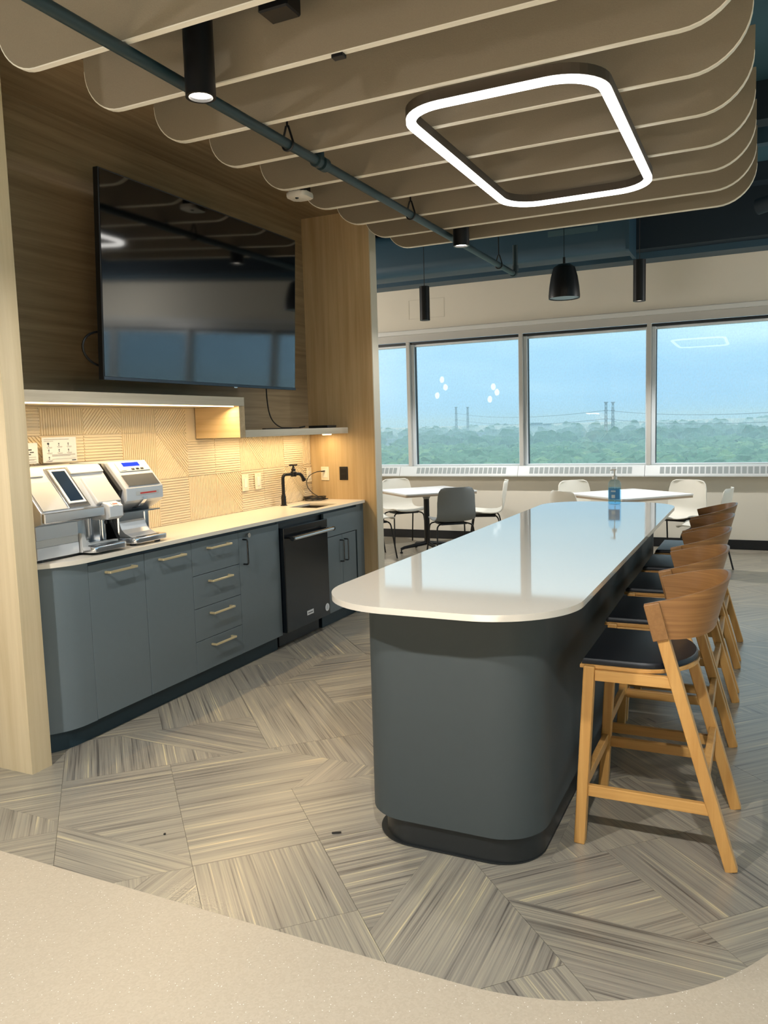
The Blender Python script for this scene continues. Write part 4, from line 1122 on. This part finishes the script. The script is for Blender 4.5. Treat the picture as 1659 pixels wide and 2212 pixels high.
# ================================================================== island
isl = thing('kitchen_island', 'long slate kitchen island base with rounded corners and dark toe kick', 'island', (-.97, 4.1, 0))
IB = (-1.308, -.648, 2.46, 5.72)
bm = prism(BM(), rrect(IB[0], IB[1], IB[2], IB[3], .17, 12), 'z', .10, .893); obj('body', bm, M_ISL, isl, True)
bm = prism(BM(), rrect(IB[0] + .045, IB[1] - .012, IB[2] + .02, IB[3] - .06, .16, 12), 'z', 0, .0995); obj('toe_kick', bm, M_ISLKICK, isl, True)
bm = prism(BM(), rrect(IB[0] + .02, IB[1] - .01, IB[2] + .012, IB[3] - .04, .17, 12), 'z', .0016, .006); obj('base_trim', bm, M_ISLKICK, isl, True)
it = obj('island_worktop', prism(BM(), rrect(-1.425, -.52, 2.29, 5.895, .31, 16), 'z', .8935, .915, .003), M_QUARTZ2, None, True, loc=(-.97, 4.1, .8935))
tag(it, 'long glossy pale quartz island worktop with rounded corners', 'worktop')

# sanitizer bottle
bxp, byp = -.93, 5.72
t = thing('sanitizer_bottle', 'clear pump bottle of blue hand sanitizer at the far end of the island', 'bottle', (bxp, byp, .915))
zz0 = .9152
obj('bottle', lathe(BM(), [(.0, zz0), (.040, zz0), (.045, zz0 + .006), (.045, zz0 + .13), (.042, zz0 + .152), (.030, zz0 + .168), (.016, zz0 + .174), (.016, zz0 + .182), (0, zz0 + .182)], bxp, byp, 28, sx_=1.0, sy_=.62), M_BOTTLE, t, True)
obj('gel', lathe(BM(), [(.0, zz0 + .003), (.038, zz0 + .003), (.0425, zz0 + .008), (.0425, zz0 + .118), (0, zz0 + .119)], bxp, byp, 28, sx_=1.0, sy_=.6), M_GEL, t, True)
bm = BM()
seg = [(bxp + .0456 * cos(a), byp + .0456 * .62 * sin(a)) for a in [radians(212 + 116 * i / 12) for i in range(13)]]
lo_ = [bm.verts.new((x, y, zz0 + .035)) for x, y in seg]; hi_ = [bm.verts.new((x, y, zz0 + .112)) for x, y in seg]
for i in range(12): bm.faces.new((lo_[i], lo_[i + 1], hi_[i + 1], hi_[i]))
r5 = bmesh.ops.solidify(bm, geom=bm.faces[:], thickness=.0004)
lb = obj('label', bm, mat('bottle_label', srgb(120, 186, 220), .4), t)
bm = BM(); bx(bm, bxp - .020, bxp + .012, byp - .0300, byp - .0288, zz0 + .088, zz0 + .098); bx(bm, bxp - .016, bxp + .008, byp - .0300, byp - .0288, zz0 + .045, zz0 + .068)
obj('label_print', bm, mat('label_white', srgb(220, 236, 244), .4), lb)
bm = BM(); lathe(bm, [(.0175, zz0 + .175), (.0175, zz0 + .197), (.010, zz0 + .20), (.006, zz0 + .203), (.005, zz0 + .235), (.011, zz0 + .238), (.011, zz0 + .247), (0, zz0 + .248)], bxp, byp, 18)
beam(bm, (bxp, byp, zz0 + .243), (bxp - .028, byp - .012, zz0 + .238), .009, .007); obj('pump', bm, M_WHITE, t, True)
bm = BM(); tube(bm, [(bxp, byp, zz0 + .175), (bxp + .004, byp, zz0 + .012)], .003, 6); obj('dip_tube', bm, M_WHITE, t)

# ================================================================== stools (local frame: sitter faces -x)
def make_stool(label, group):
    t = thing('counter_stool', label, 'stool', (0, 0, 0), group)
    hw = .235
    for s in (-1, 1):
        obj('leg', beam(BM(), (-.563, s * hw, 0), (-.528, s * hw, .655), .040, .038, .004, (1, 0, 0)), M_STOOL, t)
        obj('leg', beam(BM(), (-.063, s * hw, 0), (-.294, s * hw, .80), .036, .040, .004, (1, 0, 0)), M_STOOL, t)
        obj('apron', beam(BM(), (-.51, s * hw, .622), (-.245, s * hw, .622), .022, .038, .002), M_STOOL_H, t)
        obj('stretcher', beam(BM(), (-.535, s * hw, .200), (-.135, s * hw, .200), .022, .040, .003), M_STOOL_H, t)
    obj('apron', beam(BM(), (-.530, -hw, .622), (-.530, hw, .622), .022, .038, .002), M_STOOL, t)
    obj('stretcher', beam(BM(), (-.552, -hw, .215), (-.552, hw, .215), .024, .040, .003), M_STOOL, t)
    obj('stretcher', beam(BM(), (-.150, -hw, .300), (-.150, hw, .300), .026, .040, .003), M_STOOL, t)
    # seat: flat front, rounded back
    def outline(ins):
        p = [(-.562 + ins, -.232 + ins), ]
        ys = .225 - ins
        pts = [(-.562 + ins, -.236 + ins), (-.36, -.232 + ins)]
        for i in range(17):
            a = -pi / 2 + pi * i / 16
            pts.append((-.36 + (.175 - ins) * cos(a), (.232 - ins) * sin(a)))
        pts += [(-.36, .232 - ins), (-.562 + ins, .236 - ins)]
        out = []
        for q in pts:
            if not out or (Vector(q) - Vector(out[-1])).length > 1e-4: out.append(q)
        return out
    obj('seat', prism(BM(), outline(0), 'z', .642, .656, .003), M_STOOL_H, t)
    bm = BM()
    o0, o1 = outline(.006), outline(.022)
    A = [bm.verts.new((x, y, .6565)) for x, y in o0]; B = [bm.verts.new((x, y, .667)) for x, y in o0]; C = [bm.verts.new((x, y, .675)) for x, y in outline(.012)]
    D = [bm.verts.new((x, y, .678)) for x, y in outline(.03)]
    n = len(A)
    for P1, P2 in ((A, B), (B, C), (C, D)):
        for i in range(n): bm.faces.new((P1[i], P1[(i + 1) % n], P2[(i + 1) % n], P2[i]))
    bm.faces.new(D); bm.faces.new(A[::-1])
    obj('seat_pad', bm, M_LEATHER, t, True)
    # curved veneer backrest: wraps from arm end to arm end, taller at the back and leaning out
    bm = BM(); N_ = 36; rows = 5; th = .010
    grid_o = []; uvd = {}; arc_s = 0.0; lastp = None
    lay = bm.loops.layers.uv.new('grain')
    for i in range(N_ + 1):
        a = -pi / 2 + pi * i / N_             # -90..90 round the back
        k_ = max(0.0, cos(a))
        lean = k_
        col_o = []; col_i = []
        for j in range(rows + 1):
            v = j / rows
            zb = .770 + .012 * k_; zt = .888 + .066 * k_ ** .8
            z = zb + (zt - zb) * v
            ext = .168 + .030 * v * lean + .014 * v
            wy = .252 + .006 * v
            # superellipse for the plan
            ca, sa = cos(a), sin(a)
            x = -.300 + ext * (abs(ca) ** .82)
            y = wy * (1 if sa > 0 else -1) * (abs(sa) ** .75)
            x += -(.014 + .032 * v) * (1 - k_) ** 3
            ctr = Vector((-.30, 0, 0)); nrm = Vector((ca, sa * .9, 0)).normalized()
            col_o.append(bm.verts.new((x, y, z))); col_i.append(bm.verts.new((x - nrm.x * th, y - nrm.y * th, z)))
        if lastp is not None: arc_s += (col_o[0].co - lastp).length
        lastp = col_o[0].co.copy()
        for v_ in col_o + col_i: uvd[v_] = (arc_s, v_.co.z)
        grid_o.append((col_o, col_i))
    for (ao, ai), (bo, bi) in zip(grid_o, grid_o[1:]):
        for j in range(rows):
            bm.faces.new((ao[j], bo[j], bo[j + 1], ao[j + 1])); bm.faces.new((ai[j], ai[j + 1], bi[j + 1], bi[j]))
        bm.faces.new((ao[rows], bo[rows], bi[rows], ai[rows])); bm.faces.new((ao[0], ai[0], bi[0], bo[0]))
    for col_o, col_i in (grid_o[0], grid_o[-1]):
        for j in range(rows): bm.faces.new((col_o[j], col_o[j + 1], col_i[j + 1], col_i[j]))
    for f_ in bm.faces:
        for lp in f_.loops: lp[lay].uv = uvd[lp.vert]
    obj('backrest', bm, M_VENEER_UV, t, True)
    for s in (-1, 1):                          # arm blocks on top of the rear legs
        c0, c1 = Vector((-.290, s * .2585, .770)), Vector((-.322, s * .2585, .892))
        obj('arm_block', beam(BM(), c0, c1, .014, .052, .003, (1, 0, 0)), M_VENEER, t)
    return t
SG = 'oak counter stools at the island'
labs = ['oak counter stool nearest the camera at the island', 'second oak counter stool from the camera at the island', 'middle oak counter stool of the five at the island',
        'fourth oak counter stool from the camera, second from the far end of the island', 'farthest oak counter stool at the window end of the island']
st = make_stool(labs[0], SG)
for i in range(5):
    o = st if i == 0 else dup(st)
    o['label'] = labs[i]
    o.location = ((0, -.026, -.038, -.042, -.044)[i], 2.975 + .627 * i, 0)
    o.rotation_euler = (0, 0, radians((0, .6, -.5, .4, -.3)[i]))

# ================================================================== dining tables and chairs
def make_table(lab, c, rz):
    t = thing('dining_table', lab, 'table', (0, 0, 0), 'square dining tables by the windows')
    h = .455
    obj('tabletop', prism(BM(), rrect(-h, h, -h, h, .03, 4), 'z', .722, .738, .001), M_TABLE, t)
    obj('edge_band', prism(BM(), rrect(-h + .003, h - .003, -h + .003, h - .003, .03, 4), 'z', .700, .7215), M_TABLEEDGE, t)
    bm = BM(); tube(bm, [(0, 0, .09), (0, 0, .69)], .034, 16); obj('post', bm, M_BLACKMETAL, t, True)
    bm = lathe(BM(), [(.034, .63), (.06, .68), (.13, .699), (0, .6995)], 0, 0, 16); obj('top_bracket', bm, mat('pale_bracket', srgb(150, 150, 148), .5), t)
    for k_ in range(4):
        a = k_ * pi / 2
        d_ = Vector((cos(a), sin(a), 0))
        bm = BM(); tube(bm, [tuple(d_ * .02 + Vector((0, 0, .10))), tuple(d_ * .30 + Vector((0, 0, .065))), tuple(d_ * .345 + Vector((0, 0, .05)))], [.026, .018, .015], 10)
        lathe(bm, [(.018, .0), (.018, .014), (.008, .018), (.008, .05), (0, .05)], d_.x * .34, d_.y * .34, 10)
        obj('foot', bm, M_BLACKMETAL, t, True)
    t.location = c; t.rotation_euler = (0, 0, rz)
    return t
make_table('white square dining table on black pedestal beside the oak end wall', (-3.62, 8.78, 0), radians(45 + 2))
make_table('white square dining table on black pedestal behind the sanitizer bottle', (-1.25, 8.57, 0), radians(45 + 4))

def make_chair(shell, lab, group):
    """faces +y locally"""
    t = thing('shell_chair', lab, 'chair', (0, 0, 0), group)
    prof = [(.215, .435), (.20, .447), (.16, .452), (.10, .447), (.03, .440), (-.05, .436), (-.12, .440), (-.165, .455), (-.195, .485), (-.212, .53), (-.224, .59), (-.236, .66), (-.248, .73), (-.257, .785), (-.262, .815), (-.265, .830)]
    wid = [.19, .205, .218, .226, .230, .232, .230, .226, .222, .220, .218, .216, .212, .200, .178, .140]
    bm = BM(); rows = []
    S = 14
    for (y, z), w in zip(prof, wid):
        row = []
        for i in range(S + 1):
            s = -1 + 2 * i / S
            back = max(0, min(1, (z - .47) / .2)); seat = 1 - back
            e_ = abs(s) ** 2.6
            row.append(bm.verts.new((s * w, y + back * e_ * .045, z + seat * e_ * .022)))
        rows.append(row)
    for a, b in zip(rows, rows[1:]):
        for i in range(S): bm.faces.new((a[i], a[i + 1], b[i + 1], b[i]))
    bmesh.ops.recalc_face_normals(bm, faces=bm.faces)
    bmesh.ops.solidify(bm, geom=bm.faces[:], thickness=.010)
    obj('shell', bm, shell, t, True)
    for s in (-1, 1):
        bm = BM(); tube(bm, smoothpath([(s * .235, .215, .0), (s * .205, .155, .405), (s * .13, .12, .424)], .045, 6), .0085, 8); obj('leg', bm, M_BLACKMETAL, t, True)
        bm = BM(); tube(bm, smoothpath([(s * .235, -.235, .0), (s * .205, -.14, .405), (s * .13, -.10, .424)], .045, 6), .0085, 8); obj('leg', bm, M_BLACKMETAL, t, True)
    bm = BM(); bx(bm, -.15, .15, -.11, .13, .405, .428, .004); obj('seat_frame', bm, M_BLACK, t)
    return t
CG = 'shell chairs at the dining tables'
cw = make_chair(M_SHELLW, 'white shell chair', CG)
cgm = make_chair(M_SHELLG, 'grey shell chair', CG)
def put(src, first, c, face, lab):
    o = src if first else dup(src)
    o.location = (c[0], c[1], 0); o['label'] = lab
    o.rotation_euler = (0, 0, face - pi / 2)          # local +y looks along face
    return o
put(cw, True, (-4.12, 9.22), radians(-40), 'white shell chair behind the left table, facing the camera')
c2 = put(cw, False, (-4.07, 8.22), radians(42), 'white shell chair with only its seat showing beside the oak end wall')
put(cgm, True, (-3.12, 8.28), radians(128), 'grey shell chair with its back to the camera at the left table')
put(cw, False, (-2.98, 9.12), radians(196), 'white shell chair seen from the side at the right of the left table')
put(cw, False, (-1.80, 9.02), radians(-45), 'white shell chair behind the left corner of the right table')
put(cw, False, (-1.62, 7.92), radians(50), 'white shell chair peeping over the island in front of the right table')
put(cw, False, (-.80, 9.10), radians(-110), 'white shell chair behind the right table, facing the camera above the stools')
put(cw, False, (-.50, 8.28), radians(172), 'white shell chair seen from the side behind the farthest stool')

# floor crumbs
for k_, (x, y, r_, L, lab) in enumerate(((-1.404, 2.455, .5, .035, 'short black scrap lying on the floor left of the island'), (-2.0, 2.20, 2.0, .008, 'tiny dark crumb on the floor planks'))):
    bm = BM(); beam(bm, (x - cos(r_) * L / 2, y - sin(r_) * L / 2, .003), (x + cos(r_) * L / 2, y + sin(r_) * L / 2, .004), .008, .004, .001)
    t = obj('scrap', bm, M_BLACK, None, loc=(x, y, 0)); tag(t, lab, 'scrap')

# ================================================================== outside: hazy plain seen from an upper floor
GZ = -26.0
M_GRASS = mat('meadow', srgb(96, 128, 108), .9, vary=.25, vscale=.02)
bm = box(-3600, 3600, -800, 6000, GZ - 2, GZ); struct('ground', bm, M_GRASS, label='distant plain outside the windows')
M_TREES = [mat('foliage_%d' % i, c, .9, vary=.5, vscale=.55) for i, c in enumerate((srgb(98, 140, 110), srgb(84, 124, 104), srgb(120, 158, 112)))]
def canopy(name, n, y0, y1, pw, r0, r1, m_, sub, lab, seed):
    tb_ = BM(); bmesh.ops.create_icosphere(tb_, subdivisions=sub, radius=1.0)
    tb_.verts.ensure_lookup_table(); tb_.verts.index_update()
    tv_ = [tuple(v.co) for v in tb_.verts]; tf_ = [tuple(v.index for v in f.verts) for f in tb_.faces]; tb_.free()
    q = random.Random(seed); vs_, fs_ = [], []
    for _ in range(n):
        Y = y0 * (y1 / y0) ** (q.random() ** pw)
        Xc = q.uniform(-.64, .14) * Y
        r = r0 * q.uniform(.6, 1.5) + Y * r1 * q.random()
        b_ = len(vs_)
        for (x, y, z) in tv_:
            k_ = 1 + q.uniform(-.34, .28)
            vs_.append((Xc + x * r * 1.25 * k_, Y - y0 + y * r * k_, r * .6 + z * r * .95 * k_))
        fs_ += [tuple(i + b_ for i in f) for f in tf_]
    me = bpy.data.meshes.new(name); me.from_pydata(vs_, [], fs_); me.materials.append(m_)
    w_ = bpy.data.objects.new(name, me); w_.location = (0, y0, GZ); COL.objects.link(w_); w_['kind'] = 'stuff'
    tag(w_, lab, 'woodland')
canopy('near_woodland', 1100, 300, 700, .9, 3.4, .002, M_TREES[2], 2, 'nearer green treetops massed below the windows', 11)
canopy('near_woodland', 1100, 340, 900, 1.0, 4.2, .002, M_TREES[0], 2, 'darker treetops massed on the plain behind the nearer ones', 12)
canopy('far_woodland', 700, 800, 5200, 1.0, 7.0, .0022, M_TREES[1], 2, 'far hazy woodland along the horizon outside the windows', 9)
# transmission pylons
M_PYL = mat('pylon_steel_hazed', srgb(128, 146, 160), .6)  # steel lightened towards blue, distance haze put into the colour
def pylon(x, y, h, lab):
    t = thing('pylon', lab, 'pylon', (x, y, GZ), 'power line pylons outside the windows')
    bm = BM(); b = h * .034; tp = h * .020
    legs = [((x + sx_ * b, y + sy_ * b, GZ), (x + sx_ * tp, y + sy_ * tp, GZ + h)) for sx_ in (-1, 1) for sy_ in (-1, 1)]
    for a, c in legs: tube(bm, [a, c], h * .006, 4)
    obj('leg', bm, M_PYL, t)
    bm = BM()
    N_ = 9
    for i in range(N_):
        z0, z1 = i / N_, (i + 1) / N_
        w0, w1 = b + (tp - b) * z0, b + (tp - b) * z1
        for sy_ in (-1, 1):
            tube(bm, [(x - w0, y + sy_ * w0, GZ + h * z0), (x + w1, y + sy_ * w1, GZ + h * z1)], h * .003, 3)
            tube(bm, [(x + w0, y + sy_ * w0, GZ + h * z0), (x - w1, y + sy_ * w1, GZ + h * z1)], h * .003, 3)
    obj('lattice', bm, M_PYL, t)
    for zz_, wd in ((.99, .055), (.78, .05), (.56, .05)):
        bm = BM(); tube(bm, [(x - h * wd, y, GZ + h * zz_), (x + h * wd, y, GZ + h * zz_)], h * .008, 4)
        tube(bm, [(x - h * wd, y, GZ + h * zz_), (x, y, GZ + h * (zz_ - .05))], h * .004, 3); tube(bm, [(x + h * wd, y, GZ + h * zz_), (x, y, GZ + h * (zz_ - .05))], h * .004, 3)
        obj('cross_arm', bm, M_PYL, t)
    return t
def atpx(px, Y):
    d = fwd + rt * ((px[0] - W_PX / 2) / F_PX) - up * ((px[1] - H_PX / 2) / F_PX)
    return Vector((0, 0, EYE)) + d * (Y / d.y)
pyl = []
for px_, tpy, Y, lab in ((1309, 868, 1150, 'tall power pylon seen through the third pane, left of its pair'), (1324, 868, 1150, 'tall power pylon seen through the third pane, right of its pair'),
                         (985, 879, 1900, 'far power pylon seen through the second pane, left of its pair'), (1010, 879, 1900, 'far power pylon seen through the second pane, right of its pair')):
    p = atpx((px_, tpy), Y); h = p.z - GZ
    pylon(p.x, p.y, h, lab); pyl.append((p.x, p.y, h))
def wire(a, b, sag):
    a, b = Vector(a), Vector(b)
    return [a.lerp(b, i / 24) - Vector((0, 0, sag * 4 * (i / 24) * (1 - i / 24))) for i in range(25)]
for zf, lab in ((.78, 'upper power cable strung across the view outside'), (.56, 'lower power cable strung across the view outside')):
    p0, p2 = pyl[0], pyl[2]
    end = atpx((1900, 868 if zf > .7 else 890), 900)
    bm = BM(); tube(bm, wire((p0[0], p0[1], GZ + p0[2] * zf), end, 9), .28, 4); tube(bm, wire((p2[0], p2[1], GZ + p2[2] * zf), (p0[0], p0[1], GZ + p0[2] * zf), 10), .32, 4)
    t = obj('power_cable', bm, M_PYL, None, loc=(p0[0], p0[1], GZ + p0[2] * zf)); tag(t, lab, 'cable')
# far buildings
M_BLD = mat('building_haze_tint', srgb(158, 184, 200), .8)  # wall colour carries the haze of the distance
for px_, py_, Y, wd, hh, lab in ((1157, 914, 2200, 30, 24, 'hazy apartment block on the horizon in the third pane, left part'), (1180, 916, 2150, 18, 20, 'hazy apartment block on the horizon in the third pane, right part'),
                                 (835, 950, 1100, 40, 8, 'low pale building on the plain behind the left pane'), (1015, 936, 1300, 44, 9, 'low pale building on the plain behind the second pane')):
    p = atpx((px_, py_), Y)
    t = thing('far_building', lab, 'building', (p.x, p.y, GZ), 'far buildings on the plain')
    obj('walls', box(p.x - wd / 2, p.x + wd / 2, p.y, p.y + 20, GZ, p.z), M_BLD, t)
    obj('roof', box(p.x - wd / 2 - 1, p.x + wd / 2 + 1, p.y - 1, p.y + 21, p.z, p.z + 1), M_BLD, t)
# mist lying over the plain
mv = bpy.data.materials.new('mist'); mv.use_nodes = True
N = mv.node_tree.nodes; N.clear()
o_ = N.new('ShaderNodeOutputMaterial'); vs = N.new('ShaderNodeVolumeScatter')
vs.inputs['Color'].default_value = (.60, .84, 1.0, 1); vs.inputs['Density'].default_value = .0010; vs.inputs['Anisotropy'].default_value = 0.0
mv.node_tree.links.new(vs.outputs[0], o_.inputs['Volume'])
t = obj('mist', box(-3500, 2500, 160, 5900, GZ - 1, -5), mv, None, loc=(0, 2500, GZ)); t['kind'] = 'stuff'; tag(t, 'rainy mist lying low over the plain outside the windows', 'mist')
mv2 = mv.copy(); mv2.name = 'thin_haze'
mv2.node_tree.nodes['Volume Scatter'].inputs['Density'].default_value = .00022
t = obj('haze', box(-3500, 2500, 160, 5900, -4.9, 45), mv2, None, loc=(0, 2500, 0)); t['kind'] = 'stuff'; tag(t, 'thin grey blue haze above the plain outside the windows', 'haze')
SC.cycles.volume_bounces = 3
